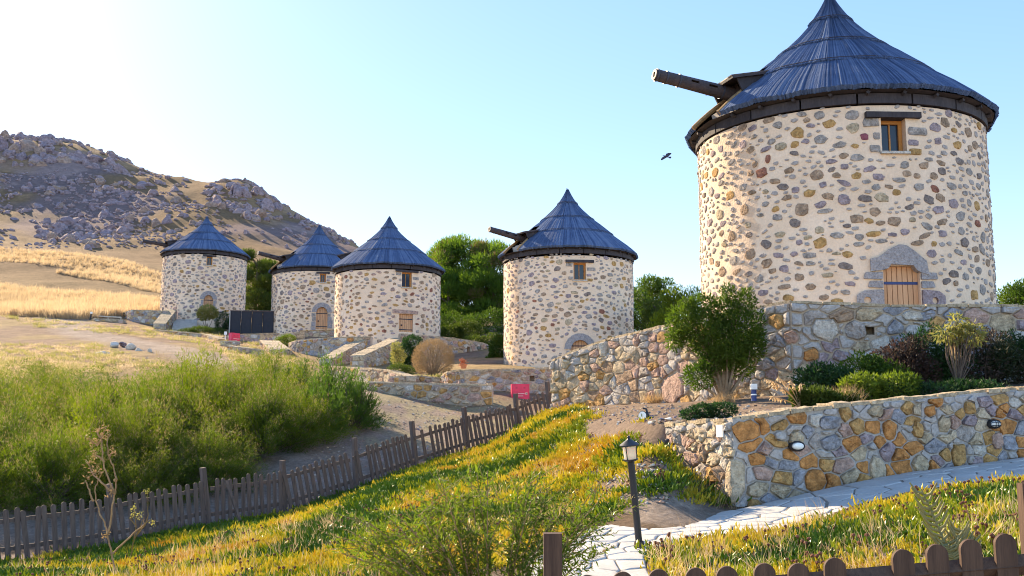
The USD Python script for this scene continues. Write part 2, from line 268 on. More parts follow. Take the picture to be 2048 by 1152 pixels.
# paved footpath: a bed of jointing and crazy paving slabs on it
def ribbon(pts, step=.15):
    ls = shapely.LineString(pts); s = np.arange(0, ls.length, step)
    p = np.array([ls.interpolate(q).coords[0] for q in s]); k = np.ones(9) / 9
    p = np.stack([np.convolve(np.pad(p[:, i], 4, 'edge'), k, 'valid') for i in (0, 1)], 1)
    d = np.gradient(p, axis=0); d /= np.linalg.norm(d, axis=1, keepdims=True)
    return s, p, np.stack([-d[:, 1], d[:, 0]], 1)
def lumpy(poly, n):
    p = poly.simplify(.006); p = p if p.geom_type == 'Polygon' and not p.is_empty else poly
    return np.array(shapely.segmentize(p.exterior, p.exterior.length / (n * .75)).coords)[:-1]
def lumpy_even(poly, n):
    ring = poly.exterior; return np.array([ring.interpolate(t, normalized=True).coords[0] for t in np.arange(n) / n])
def slab(poly, mapf, h, n=10, base=-.02, wob=.15, rng=None, jag=0.0):
    """a stone: outline set into the surface, rounded edge, uneven face"""
    c = lumpy(poly, n); n = len(c)
    if not poly.exterior.is_ccw: c = c[::-1]
    m = c.mean(0); rng = rng or np.random.default_rng(1)
    if jag: c = m + (c - m) * (1 - jag * rng.random((n, 1)))
    rings = [(1.0, base), (.97, h * .55), (.86, h * (1 - .1 * wob)), (.45, h)]
    u = np.vstack([m + (c - m) * k for k, _ in rings] + [m[None]])
    tl = rng.normal(size=2) * h * wob * 1.6 / max(1e-3, np.ptp(c, 0).max())
    d = np.concatenate([np.full(n, q) + (abs(h) * wob * rng.uniform(-1, 1, n) if i > 1 else 0) for i, (_, q) in enumerate(rings)] + [[h * (1 + wob * rng.uniform(-1, 1))]])
    d = np.maximum(d + np.where(d > 0, ((u - m) @ tl) * 1.0, 0), base); j = np.arange(n); j2 = (j + 1) % n; f = []
    for k in range(len(rings) - 1):
        a, b = k * n, (k + 1) * n
        f += [np.stack([a + j, a + j2, b + j2], 1), np.stack([a + j, b + j2, b + j], 1)]
    a = (len(rings) - 1) * n; f.append(np.stack([a + j, a + j2, np.full(n, len(rings) * n)], 1))
    return mapf(u[:, 0], u[:, 1], d), np.vstack(f)
def cells(rng, L, H, size, spread=.45, aspect=1.5, outline=None, gap=.03, rnd=.03, holes=()):
    """stones packed over L x H: a Voronoi of darts with mixed spacing"""
    n_try = int(L * H / size ** 2 * 14); pts, rad = np.zeros((0, 2)), np.zeros(0)
    P = rng.uniform((0, 0), (L, H * aspect), (n_try, 2)); Rr = np.minimum(size * .62 * np.exp(rng.normal(0, spread, n_try)), size * 1.15); order = np.argsort(-Rr * (rng.random(n_try) < .5)); P, Rr = P[order], Rr[order]
    for p, q in zip(P, Rr):
        if len(pts) == 0 or (((pts - p) ** 2).sum(1) > ((rad + q) * .8) ** 2).all():
            pts, rad = np.vstack([pts, p]), np.append(rad, q)
    if len(pts) < 3: return []
    out = []
    for c in shapely.voronoi_polygons(MultiPoint(pts), extend_to=sbox(-1, -1, L + 1, H * aspect + 1)).geoms:
        c = shapely.affinity.scale(c, 1, 1 / aspect, origin=(0, 0)).intersection(outline if outline is not None else sbox(0, 0, L, H))
        for h in holes: c = c.difference(h)
        rr = rnd * rng.uniform(.4, 2.4); c = c.buffer(-gap / 2 * rng.uniform(.6, 1.5) - rr, join_style='mitre').buffer(rr, quad_segs=2)
        for g in getattr(c, 'geoms', [c]):
            if not g.is_empty and g.area > .25 * gap: out.append(g)
    return out
def make_path():
    rng = np.random.default_rng(4)
    s, p, nrm = ribbon(PATH); W = 1.0
    zc = ground(p[:, 0], p[:, 1], False) + .03; zc = np.convolve(np.pad(zc, 6, 'edge'), np.ones(13) / 13, 'valid')
    wid = .52 + .48 * np.clip((p[:, 1] - 10.2) / 1.6, 0, 1)
    def mapf(u, w, d):
        i = lambda a: np.interp(u, s, a); w = w * i(wid)
        return np.stack([i(p[:, 0]) + w * i(nrm[:, 0]), i(p[:, 1]) + w * i(nrm[:, 1]), i(zc) + d], -1)
    ws = np.linspace(-W, W, 5); U, V = np.meshgrid(s, ws, indexing='ij'); v = mapf(U.ravel(), V.ravel(), 0 * U.ravel()); m = len(ws)
    i, j = np.meshgrid(np.arange(len(s) - 1), np.arange(m - 1), indexing='ij'); i, j = i.ravel(), j.ravel()
    f = np.stack([i * m + j, (i + 1) * m + j, (i + 1) * m + j + 1, i * m + j + 1], 1)
    t = thing('footpath', 'pale crazy paved footpath curving along the ochre stone wall', 'footpath', kind='structure')
    mb = MB(); mb.add(v, f)
    for side in (0, m - 1):
        e = v.reshape(len(s), m, 3)[:, side]; lo = e - [0, 0, .35]; k = np.arange(len(s) - 1); n = len(s)
        mb.add(np.vstack([e, lo]), np.stack([k, k + 1, n + k + 1, n + k], 1))
    part(t, 'path_bed', mb, M['joint'])
    cs = cells(rng, s[-1], 2 * W, .30, .4, 1.0, gap=.02, rnd=.012); cs.sort(key=lambda g: -g.area); rest = MB()
    mp = lambda u, w, d: mapf(u, w - W, d)
    def dist(g): q = mp(np.array([g.centroid.x]), np.array([g.centroid.y]), 0)[0]; return q[1] if q[1] > 6 else 99
    for k, g in enumerate(sorted(cs, key=dist)):
        vv, ff = slab(g, mp, .010 + .004 * rng.random(), 12, -.01, .12, rng)
        if k < 290: part(t, 'paving_stone', (vv, ff), M['paving'], True)
        else: rest.add(vv, ff)
    if rest.n: part(t, 'paving', rest, M['paving'], True, kind='stuff')
make_path()
# ---------------------------------------------------------------- surfaces with recessed openings, shared by mills and walls
def hole_grid(us, vs, holes, mapf, depth=.35, disp=None):
    """a skin over (u, v) with rectangular recesses; mapf(u, v, d) -> points, d outwards"""
    us = np.unique(np.round(np.concatenate([us] + [[h[0], h[1]] for h in holes]), 5)); vs = np.unique(np.round(np.concatenate([vs] + [[h[2], h[3]] for h in holes]), 5))
    U, V = np.meshgrid(us, vs, indexing='ij'); u, v = U.ravel(), V.ravel(); d = disp(u, v) if disp else 0 * u
    P = mapf(u, v, d); m = len(vs); i, j = np.meshgrid(np.arange(len(us) - 1), np.arange(m - 1), indexing='ij'); i, j = i.ravel(), j.ravel()
    uc, vc = (us[i] + us[i + 1]) / 2, (vs[j] + vs[j + 1]) / 2; keep = np.ones(len(i), bool)
    for h in holes: keep &= ~((uc > h[0]) & (uc < h[1]) & (vc > h[2]) & (vc < h[3]))
    i, j = i[keep], j[keep]
    b = MB(); b.add(P, np.stack([i * m + j, (i + 1) * m + j, (i + 1) * m + j + 1, i * m + j + 1], 1))
    for h in holes:
        dep = h[4] if len(h) > 4 else depth
        q = np.array([(h[0], h[2]), (h[1], h[2]), (h[1], h[3]), (h[0], h[3])])
        o = mapf(q[:, 0], q[:, 1], disp(q[:, 0], q[:, 1]) if disp else np.zeros(4)); n = unit(np.cross(o[1] - o[0], o[3] - o[0])); k = o - n * dep
        for a in range(4): c = (a + 1) % 4; b.add(np.array([o[a], k[a], k[c], o[c]]), [[0, 1, 2, 3]])
        b.add(k, [[0, 1, 2, 3]])
    return b
def frame_of(hole, mapf):
    """centre, tangent, up, outward normal, width and height of an opening"""
    u, v = (hole[0] + hole[1]) / 2, (hole[2] + hole[3]) / 2
    c = mapf(np.array([u]), np.array([v]), np.zeros(1))[0]
    e = mapf(np.array([hole[0], hole[1]]), np.array([v, v]), np.zeros(2)); t = unit(e[1] - e[0])
    return c, t, np.array([0, 0, 1.0]), unit(np.cross(t, [0, 0, 1])), np.linalg.norm(e[1] - e[0]), hole[3] - hole[2]

PROFILE_T = np.array([0, .10, .29, .45, .57, .70, .83, .93, 1.0]); PROFILE_R = np.array([1.0, .90, .665, .485, .335, .205, .098, .042, .012])
def prof(t): return np.interp(t, PROFILE_T, PROFILE_R)
def blob(rng, a, b, n=10):
    th = np.arange(n) / n * 2 * math.pi + rng.uniform(-.18, .18, n); e = rng.uniform(2, 3.4)
    r = (np.abs(np.cos(th)) ** e + np.abs(np.sin(th)) ** e) ** (-1 / e) * (1 + rng.uniform(-.16, .12, n)); al = rng.normal(0, .18)
    x, y = a * r * np.cos(th), b * r * np.sin(th)
    return np.stack([x * math.cos(al) - y * math.sin(al), x * math.sin(al) + y * math.cos(al)], 1)
STONE_TONES = {'mill': (['grey', 'brown', 'violet', 'dark', 'ochre', 'red', 'tan'], [.26, .28, .18, .09, .10, .03, .06]),
               'mill_grey': (['grey', 'brown', 'violet', 'dark', 'ochre', 'pink'], [.46, .12, .24, .10, .04, .04]),
               'mill_brown': (['grey', 'brown', 'violet', 'pink', 'ochre', 'red'], [.22, .32, .14, .14, .12, .06])}

def windmill(label, cx, cy, R, zb, z1, za, win, door, beam, tone, ssize, cover, seed, arch='arch', reeds=300, relief=.018, cell=.12, facet=0.0, win_glass='glass', extras=None):
    rng = np.random.default_rng(seed); t = thing('windmill', label, 'windmill', 'old windmills with reed roofs', (cx, cy, zb), kind='thing')
    C = np.array([cx, cy]); th0 = math.atan2(-cy, -cx)
    def mapf(u, v, d):                                       # u metres round the wall from the side facing the viewpoint, v height above the base; local to the mill
        a = th0 + u / R; r = R + d
        return np.stack([r * np.cos(a), r * np.sin(a), v + 0 * r], -1)
    def hit(px, py):
        d = ray(px, py); d = d / np.hypot(d[0], d[1]); b = d[:2] @ C; q = b * b - (C @ C - R * R); s = b - math.sqrt(max(q, 0))
        p = d * s + [0, 0, EYE]; a = (math.atan2(p[1] - cy, p[0] - cx) - th0 + math.pi) % (2 * math.pi) - math.pi
        return a * R, p[2] - zb
    H = z1 - zb
    def rect(b, dep, vmin=None):
        x0, y0, x1, y1 = b; u0, u1 = hit(x0, (y0 + y1) / 2)[0], hit(x1, (y0 + y1) / 2)[0]; v1, v0 = hit((x0 + x1) / 2, y0)[1], hit((x0 + x1) / 2, y1)[1]
        return (u0, u1, v0 if vmin is None else vmin, min(v1, H - .2), dep)
    hw = rect(win, .34); hd = rect(door[:4], .22, door[4] if len(door) > 4 else None); holes = [hw, hd]
    disp = lambda u, v: relief * 2.2 * (meshkit.fbm(np.stack([np.cos(u / R) * R * 2.2, np.sin(u / R) * R * 2.2, v * 2.2], -1), 4, seed) - .5) + relief * 1.6 * (meshkit.fbm(np.stack([np.cos(u / R) * R * .5, np.sin(u / R) * R * .5, v * .5], -1), 2, seed + 7) - .5)
    n = int(2 * math.pi * R / cell); part(t, 'wall', hole_grid(np.linspace(-math.pi * R, math.pi * R, n), np.arange(-.8, H + .001, cell), holes, mapf, disp=disp), M['plaster'], 40)
    # ---- window: jambs, sash, pane, lintel, sill
    c, tt, up, nn, w, h = frame_of(hw, mapf); Rm = np.stack([tt, nn, up], 1); inn = c - nn * .24; fw = .075
    f = part(t, 'window', MB().box(inn - tt * (w / 2 - fw / 2), (fw, .08, h), Rm).box(inn + tt * (w / 2 - fw / 2), (fw, .08, h), Rm).box(inn + up * (h / 2 - fw / 2), (w - 2 * fw, .078, fw), Rm).box(inn - up * (h / 2 - fw / 2), (w - 2 * fw, .078, fw), Rm), M['wood_orange'])
    part(f, 'pane', MB().box(inn - nn * .02, (w - 2 * fw, .02, h - 2 * fw), Rm), M['glass'])
    part(f, 'glazing_bar', MB().box(inn + nn * .004, (.03, .03, h - 2 * fw), Rm), M['wood_orange'])
    lw = max(w * 1.25, .5)
    part(t, 'lintel', MB().box(c + up * (h / 2 + .06) - nn * .07, (w + lw, .26, .12), Rm), M['wood_dark'], label='dark timber lintel over the window')
    part(t, 'sill', MB().box(c - up * (h / 2 + .02) - nn * .05, (w + .1, .24, .05), Rm), M['stone_pale' if 'stone_pale' in M else 'pale'])
    # ---- door: planks, straps, stone surround
    c2, tt2, up, nn2, w2, h2 = frame_of(hd, mapf); R2 = np.stack([tt2, nn2, up], 1); inn2 = c2 - nn2 * .15; k = 7 if w2 > .7 else 6
    dp = part(t, 'door', MB().box(inn2 - nn2 * .03, (w2, .03, h2), R2), M['wood_dark'])
    for q in range(k): part(dp, 'plank', MB().box(inn2 + tt2 * ((q + .5) / k - .5) * w2, (w2 / k - .014, .03, h2 - .01 - .01 * rng.random()), R2), M['wood_door'])
    for fz in ((.33, -.36) if arch == 'block' else (.22, -.36)): part(dp, 'iron_strap', MB().box(inn2 + nn2 * .02 + up * h2 * fz, (w2 * .97, .012, .055), R2), M['iron_blue' if arch == 'block' else 'iron'])
    part(dp, 'knob', MB().mesh(trimesh.creation.icosphere(1, .045)).tm().apply_translation(inn2 + nn2 * .05 - tt2 * w2 * .28 - up * h2 * .12), M['iron'], True)
    if arch == 'block': part(dp, 'door_edge', MB().box(inn2 + nn2 * .03 - tt2 * (w2 / 2 - .045) - up * h2 * .17, (.075, .04, h2 * .42), R2), M['iron_blue'])
    uc, vt = (hd[0] + hd[1]) / 2, hd[3]; masks = []
    def faced(poly, name, mat, hgt=.035, label=None):
        """a thick dressed stone bent to the wall"""
        e = trimesh.creation.extrude_polygon(poly, 1.0, engine='earcut'); v, f_ = trimesh.remesh.subdivide_to_size(e.vertices, e.faces, .14)
        masks.append(poly.buffer(.05)); wob = .008 * (meshkit.noise(np.stack([v[:, 0] * 9, v[:, 1] * 9, v[:, 2]], -1), seed) - .5)
        return part(t, name, (mapf(v[:, 0], v[:, 1], -.10 + v[:, 2] * (.10 + hgt) + wob * (v[:, 2] > .5)), f_), mat, 50, label)
    hwid = w2 / 2
    if arch == 'block':
        top = [(-1.15, -.12), (-1.15, .14), (-.85, .17), (-.45, .33), (-.08, .43), (.2, .41), (.55, .27), (.95, .10), (1.02, -.18), (.80, -.16), (.55, -.10), (.42, .0), (-.42, .02), (-.52, -.06), (-.78, -.10)]
        faced(Polygon([(uc + x * hwid * 1.45, vt + y) for x, y in top]), 'arch_stone', M['lintel'], .05, 'grey pointed block spanning the door')
        for sx in (-1, 1):
            for (z0, zz1, wd) in ((-.285, -.135, .40), (-.46, -.315, .32)): faced(Polygon([(uc + sx * (hwid + .02), vt + z0), (uc + sx * (hwid + wd), vt + z0 + .02), (uc + sx * (hwid + wd - .04), vt + zz1), (uc + sx * (hwid + .02), vt + zz1)]).buffer(-.02).buffer(.02), 'jamb_stone', M['lintel'])
            p = Polygon([(uc + sx * (hwid + .02), vt - 1.75), (uc + sx * (hwid + .56), vt - 1.75), (uc + sx * (hwid + .54), vt - .60), (uc + sx * (hwid + .40), vt - .51), (uc + sx * (hwid + .02), vt - .49)]).buffer(-.03).buffer(.03)
            hx = uc + sx * (hwid + (.34 if sx < 0 else .30)); hole = shapely.Point(hx, vt - .71).buffer(.072)
            faced(p.difference(hole), 'jamb_stone', M['lintel'] if sx < 0 else M['violet'], .045, 'dressed jamb block with a round hole')
            o = mapf(np.array([hx]), np.array([vt - .71]), np.array([-.055]))[0]; a0 = th0 + hx / R; q = np.array([math.cos(a0), math.sin(a0), 0])
            part(t, 'socket', MB().tube([o - q * .12, o + q * .01], .069, 14), M['void'])
    elif arch == 'arch':
        th = np.linspace(0, math.pi, 9); wd = min(.30, .5 * w2 + .05); spr = vt - hwid * .95; ro = hwid + wd
        for q in range(1 if w2 > .85 else 5):
            nq = 1 if w2 > .85 else 5; aa = np.linspace(math.pi * q / nq, math.pi * (q + 1) / nq, 10 if nq == 1 else 4)
            outer = [(uc + ro * math.cos(x), spr + ro * math.sin(x)) for x in aa]; inner = [(uc + (hwid - .03) * math.cos(x), spr + (hwid - .03) * math.sin(x)) for x in aa[::-1]]
            faced(Polygon(outer + inner).buffer(-.008), 'arch_stone', M['lintel'])
        fill = Polygon([(uc - hwid - .03, spr), (uc - hwid - .03, vt + .06), (uc + hwid + .03, vt + .06), (uc + hwid + .03, spr)]).difference(shapely.Point(uc, spr).buffer(hwid - .03))
        for g in getattr(fill, 'geoms', [fill]):
            if g.area > .003: faced(g, 'arch_stone', M['lintel'], .02)
        for sx in (-1, 1):
            z = spr - .04
            while z > hd[2] + .15:
                hh = rng.uniform(.22, .34); wd = rng.uniform(.18, .36); faced(sbox(min(uc + sx * (hwid + .02), uc + sx * (hwid + wd)), z - hh, max(uc + sx * (hwid + .02), uc + sx * (hwid + wd)), z - .02).buffer(-.02).buffer(.02), 'jamb_stone', M['lintel' if rng.random() < .6 else 'grey']); z -= hh
    else:                                                      # flat stone lintel
        faced(Polygon([(uc - hwid * 1.9, vt + .02), (uc + hwid * 1.7, vt + .02), (uc + hwid * 1.8, vt + .2), (uc - hwid * 1.9, vt + .26)]).buffer(-.02).buffer(.02), 'door_lintel', M['pink'])
    # ---- quoins beside the window
    wl = []
    for sx, z0, a, b_, m_ in ((-1, .28, .36, .20, 'grey'), (-1, -.02, .16, .16, 'grey'), (-1, -.30, .24, .17, 'grey'), (1, .10, .48, .19, 'grey'), (1, -.16, .26, .14, 'violet'), (1, -.36, .32, .15, 'ochre')):
        x0 = (hw[1] + .02) if sx > 0 else (hw[0] - .02 - a); zc = (hw[2] + hw[3]) / 2 + z0 * h / .75; p = sbox(x0, zc - b_ / 2, x0 + a, zc + b_ / 2).buffer(-.045).buffer(.045); wl.append((p, m_)); masks.append(p.buffer(.03))
    for hh in holes: masks.append(sbox(hh[0] - .06, hh[2] - .05, hh[1] + .06, hh[3] + .05))
    masks.append(sbox(hw[0] - lw / 2 - .04, hw[3] - .02, hw[1] + lw / 2 + .04, hw[3] + .16))
    mask = shapely.union_all(masks); shapely.prepare(mask)
    # ---- field stones in the plaster
    half = R * 1.75; N = int(2 * half * H / (ssize * ssize) * 7)
    cand = rng.uniform((-half, .02), (half, H - .03), (N, 2)); A = ssize * .5 * np.exp(rng.normal(-.12, .40, N)); A = np.clip(A, ssize * .15, ssize * .95); Bh = A * rng.uniform(.38, .85, N)
    order = np.argsort(-A + rng.uniform(0, ssize * .9, N)); X, Z, AA, BB = (np.zeros(0) for _ in range(4)); area = 0.0; goal = cover * 2 * half * H
    dm = shapely.distance(mask, shapely.points(cand[:, 0], cand[:, 1])); g = ssize * .07
    for q in order:
        x, z = cand[q]; a, b_ = A[q], Bh[q]
        if dm[q] < a * .95 or z - b_ < 0 or z + b_ > H: continue
        if len(X) and ((((X - x) / (AA + a + g)) ** 2.4 + (np.abs(Z - z) / (BB + b_ + g)) ** 2.4) if False else (np.abs((X - x) / (AA + a + g)) ** 2.4 + np.abs((Z - z) / (BB + b_ + g)) ** 2.4)).min() < 1: continue
        X, Z, AA, BB = np.append(X, x), np.append(Z, z), np.append(AA, a), np.append(BB, b_); area += math.pi * a * b_
        if area > goal: break
    names, pr = STONE_TONES[tone]; pr = np.array(pr) / sum(pr); todo = [(Polygon(p.exterior.coords), m_) for p, m_ in wl] + [(e[0], e[1]) for e in (extras(hit) if extras else [])]
    ex = [p for p, _ in todo]
    for x, z, a, b_ in zip(X, Z, AA, BB):
        p = Polygon(blob(rng, a, b_) + [x, z]).buffer(0)
        if not p.is_valid or p.is_empty or p.geom_type != 'Polygon' or any(p.intersects(e) for e in ex): continue
        todo.append((p, names[rng.choice(len(names), p=pr)]))
    vis = sorted(range(len(todo)), key=lambda q: -(todo[q][0].area * max(.05, math.cos(todo[q][0].centroid.x / R)) + (9 if q < len(ex) else 0))); rest = MB()
    for rank, q in enumerate(vis):
        p, m_ = todo[q]; mp = lambda u, v, d: mapf(u, v, d + disp(u, v)); v, f_ = slab(p, mp, relief * (.55 + .5 * rng.random()), 11, -.03, .35, rng, .16)
        if rank < 290: part(t, 'stone', (v, f_), M[m_], True)
        else: rest.add(v, f_)
    if rest.n: part(t, 'small_stones', rest, M['mix_mill'], True, kind='stuff')
    # ---- ring beam, soffit, rafters
    Re, ze, zt_ = R * 1.085, H + .27, za - zb; hgt = zt_ - ze; nb = 18
    for q in range(nb):
        a = np.linspace(2 * math.pi * q / nb + .006, 2 * math.pi * (q + 1) / nb - .006, 5); b = MB()
        for r0, r1, z0, zz in ((R - .2, R + .055, H - .01, H + .20),):
            v = np.concatenate([np.stack([r * np.cos(a), r * np.sin(a), 0 * a + z], 1) for r in (r0, r1) for z in (z0, zz)]); k5 = 5; i = np.arange(4)
            qd = lambda A_, B_: np.stack([A_ * k5 + i, A_ * k5 + i + 1, B_ * k5 + i + 1, B_ * k5 + i], 1)
            b.add(v, np.vstack([qd(2, 3), qd(3, 1), qd(0, 2), [[0, 5, 15, 10]], [[4, 14, 19, 9]]]))
        part(t, 'ring_beam', b, M['wood_dark'])
    nf = 14; a0 = rng.uniform(0, .4)
    def facet(a): m = ((a - a0) % (2 * math.pi / nf)) - math.pi / nf; return .45 + .55 * math.cos(math.pi / nf) / np.cos(m)
    bz = beam[0] if beam else None
    aa = np.linspace(0, 2 * math.pi, 73)[:-1]
    def sect(a, hw_): return np.abs((a - bz + math.pi) % (2 * math.pi) - math.pi) < hw_ if beam else np.zeros(np.shape(a), bool)
    v = np.concatenate([np.stack([r * f_ * np.cos(aa), r * f_ * np.sin(aa), 0 * aa + z], 1) for r, z, f_ in ((R - .15, H + .19, 1), (Re - .05, ze - .02, facet(aa)), (Re * .62, ze + hgt * .30, 1))]); i = np.arange(72); i2 = (i + 1) % 72; ok = ~sect(aa, .18)
    part(t, 'soffit', MB().add(v, np.vstack([np.stack([i, i2, 72 + i2, 72 + i], 1)])), M['wood_dark'])
    for q in range(28):
        a = 2 * math.pi * (q + .5) / 28
        if sect(np.array([a]), .18)[0]: continue
        d = np.array([math.cos(a), math.sin(a), 0]); part(t, 'rafter', MB().tube([d * (R - .1) + [0, 0, H + .17], d * (Re - .12) + [0, 0, ze - .07]], .045, 4), M['wood_dark'])
    # ---- thatch courses of single reed strips
    cuts = [(0, .31), (.29, .55), (.53, .80), (.78, 1.0)]
    for li, (t0, t1) in enumerate(cuts):
        nc = int(reeds * (1 - .15 * li)); ang = np.arange(nc) / nc * 2 * math.pi + rng.uniform(-.3, .3, nc) / nc * 3; rows = 6; jit = rng.normal(0, .005, nc); pan = np.repeat(rng.normal(0, .009, nc // 14 + 1), 14)[:nc]; rag = rng.normal(0, .013, nc) + .03 * (meshkit.noise(np.stack([ang * 9, 0 * ang, 0 * ang + seed], -1), li) - .5)
        streak = rng.random(nc) * .8 + .2 * np.repeat(rng.random(nc // 14 + 1), 14)[:nc]
        ts = np.concatenate([[t0], np.linspace(t0, t1, rows)]); V = []; S = []
        for ri, tv in enumerate(ts):
            r = prof(np.full(nc, tv)) * Re * (facet(ang) if li < 3 else 1); z = ze + hgt * tv + 0 * ang
            lift = (.035 if li else .05) * (1 - (tv - t0) / (t1 - t0)) + .03 + jit + pan
            if ri == 0: lift = lift - (.11 if li == 0 else .06)
            if ri < 2: r, z = r + rag * .55, z - rag * .6
            V.append(np.stack([(r + lift * .66) * np.cos(ang), (r + lift * .66) * np.sin(ang), z + lift * .75], 1)); S.append(streak * (.55 if ri == 0 else 1) + rng.normal(0, .08, nc))
        k = len(ts); i, j = np.meshgrid(np.arange(k - 1), np.arange(nc), indexing='ij'); i, j = i.ravel(), j.ravel(); keep = np.ones(len(j), bool)
        if beam and li == 0: keep = ~(sect(ang, .165)[j])
        if beam and li == 1: keep = ~(sect(ang, .13)[j] & (i < 3))
        j2 = (j + 1) % nc; fq = np.stack([i * nc + j, i * nc + j2, (i + 1) * nc + j2, (i + 1) * nc + j], 1)[keep]
        part(t, 'thatch_course', (np.vstack(V), fq), M['thatch'], False, primvars={'streak': np.clip(np.concatenate(S), 0, 1)})
    b = MB()
    for q in range(16):
        a = rng.uniform(0, 6.28); d = np.array([math.cos(a), math.sin(a), 0]); b.tube([d * .09 + [0, 0, zt_ - .34], d * .045 + [0, 0, zt_ - .1], d * rng.uniform(.02, .07) + [0, 0, zt_ + rng.uniform(.0, .12)]], [.035, .028, .012], 5)
    part(t, 'roof_tip', b, M['thatch'], True, primvars={'streak': np.random.default_rng(seed).random(sum(len(x) for x in b.v))})
    for tv in (.30, .54, .79):                                  # rope bindings along the seams
        ang = np.linspace(0, 2 * math.pi, 60); r = prof(np.full(60, tv)) * Re * facet(ang) + .055
        pts = np.stack([r * np.cos(ang), r * np.sin(ang), ze + hgt * tv + .06 + 0 * ang], 1)
        if beam and tv < .5:
            k0 = int(np.argmin(np.abs((ang - bz + math.pi) % (2 * math.pi) - math.pi))); pts = np.roll(pts[:-1], -k0, 0)[4:-3]
        part(t, 'binding', MB().tube(pts, .009, 4, False), M['wood_dark'])
    # ---- windshaft and the hood it comes out of
    if bz is not None:
        d = np.array([math.cos(bz), math.sin(bz), 0]); s = np.array([-d[1], d[0], 0]); B = np.stack([d, s, [0, 0, 1]], 1); inc = math.tan(math.radians(8))
        if beam[1] > 0:
            ax = unit(d + [0, 0, inc]); o = np.array([0, 0, ze + .35]); base, tip = o + ax * 1.2, o + ax * beam[1]; L = np.linalg.norm(tip - base)
            import manifold3d as mf
            cy_ = trimesh.creation.cone if False else None
            mn = mf.Manifold.cylinder(L, .19, .135, 20)
            for q, ln in ((.60, .22), (.73, .20), (.34, .12)): mn -= mf.Manifold.cube([.6 if q > .5 else .16, .055 if q > .5 else .6, ln], True).translate([0, .02, L * q])
            mn -= mf.Manifold.cube([.10, .12, .5], True).translate([0, 0, L])
            e1 = unit(np.cross([0, 0, 1], ax)); e2 = np.cross(ax, e1); mesh = mn.to_mesh(); v = mesh.vert_properties[:, :3] @ np.stack([e1, e2, ax]) + base
            sh = part(t, 'windshaft', (v, mesh.tri_verts), M['wood_shaft'], 40, label='round timber windshaft without sails')
            for q in (.28, .42, .52, .83, .92, .985):
                p = base + ax * L * q; rr = .19 + (.135 - .19) * q
                part(sh, 'iron_band', MB().tube([p - ax * .022, p + ax * .022], rr + .012, 20), M['iron'])
            er = mf.Manifold.cylinder(.012, .127, .127, 20) - mf.Manifold.cube([.10, .12, .5], True); me = er.to_mesh()
            part(sh, 'end_ring', (me.vert_properties[:, :3] @ np.stack([e1, e2, ax]) + tip, me.tri_verts), M['wood_pale'])
            part(t, 'shaft_collar', MB().tube([o + ax * 2.25, o + ax * 2.75], [.30, .26], 14), M['wood_shaft'])
        hw_ = .56
        for q in range(6): part(t, 'hood_board', MB().box(d * 2.35 + s * ((q + .5) / 6 - .5) * 2 * hw_ + [0, 0, ze + .5], (.05, 2 * hw_ / 6 - .012, 1.15), B), M['wood_dark'])
        for sx in (-1, 1): part(t, 'hood_cheek', MB().add(np.array([d * x + s * sx * (hw_ + oo) + [0, 0, ze + z] for oo in (-.02, .02) for x, z in ((2.0, 1.14), (2.95, .94), (2.8, .65), (3.05, .02), (2.0, .02))]), np.array([[0, 1, 2, 3], [0, 2, 3, 4], [5, 8, 7, 6], [5, 9, 8, 7], [0, 5, 6, 1], [1, 6, 7, 2], [2, 7, 8, 3]])), M['wood_dark'])
        tl = math.atan2(.24, 1.1); Bt = B @ np.array([[math.cos(tl), 0, math.sin(tl)], [0, 1, 0], [-math.sin(tl), 0, math.cos(tl)]])
        hr = part(t, 'hood_roof', MB().box(d * 2.55 + [0, 0, ze + 1.03], (1.1, 2 * hw_ + .18, .06), Bt), M['wood_shaft'])
        for q in range(7): part(hr, 'plank', MB().box(d * 2.55 + s * ((q + .5) / 7 - .5) * (2 * hw_ + .18) + [0, 0, ze + 1.07], (1.09 + .05 * rng.random(), (2 * hw_ + .18) / 7 - .014, .025), Bt), M['wood_pale' if q % 3 else 'wood_old'])
        for q in (-1, 0, 1): part(t, 'face_plate', MB().box(d * (2.98 - .03 * abs(q)) + s * q * .30 + [0, 0, ze + .12 + .03 * q], (.05, .29, .52), B @ np.array([[math.cos(.3), 0, math.sin(.3)], [0, 1, 0], [-math.sin(.3), 0, math.cos(.3)]])), M['mortar_grey'])
        part(t, 'gap_floor', MB().box(d * 2.75 + [0, 0, ze - .1], (.9, 2 * hw_ + .1, .05), B), M['wood_dark'])
        for sx in (-1, 1):                                       # cut ends of the reed beside the opening
            a = bz + sx * .168; dd = np.array([math.cos(a), math.sin(a), 0]); ss = np.array([-dd[1], dd[0], 0])
            for q in range(5):
                tq = .01 + .055 * q; r = float(prof(tq)) * Re; part(t, 'reed_bundle', MB().tube([dd * (r + .02) + ss * sx * .03 + [0, 0, ze + hgt * tq + .0], dd * (float(prof(tq + .06)) * Re + .02) + ss * sx * .03 + [0, 0, ze + hgt * (tq + .06) + .0]], .06, 7), M['reed_end'])
    return t

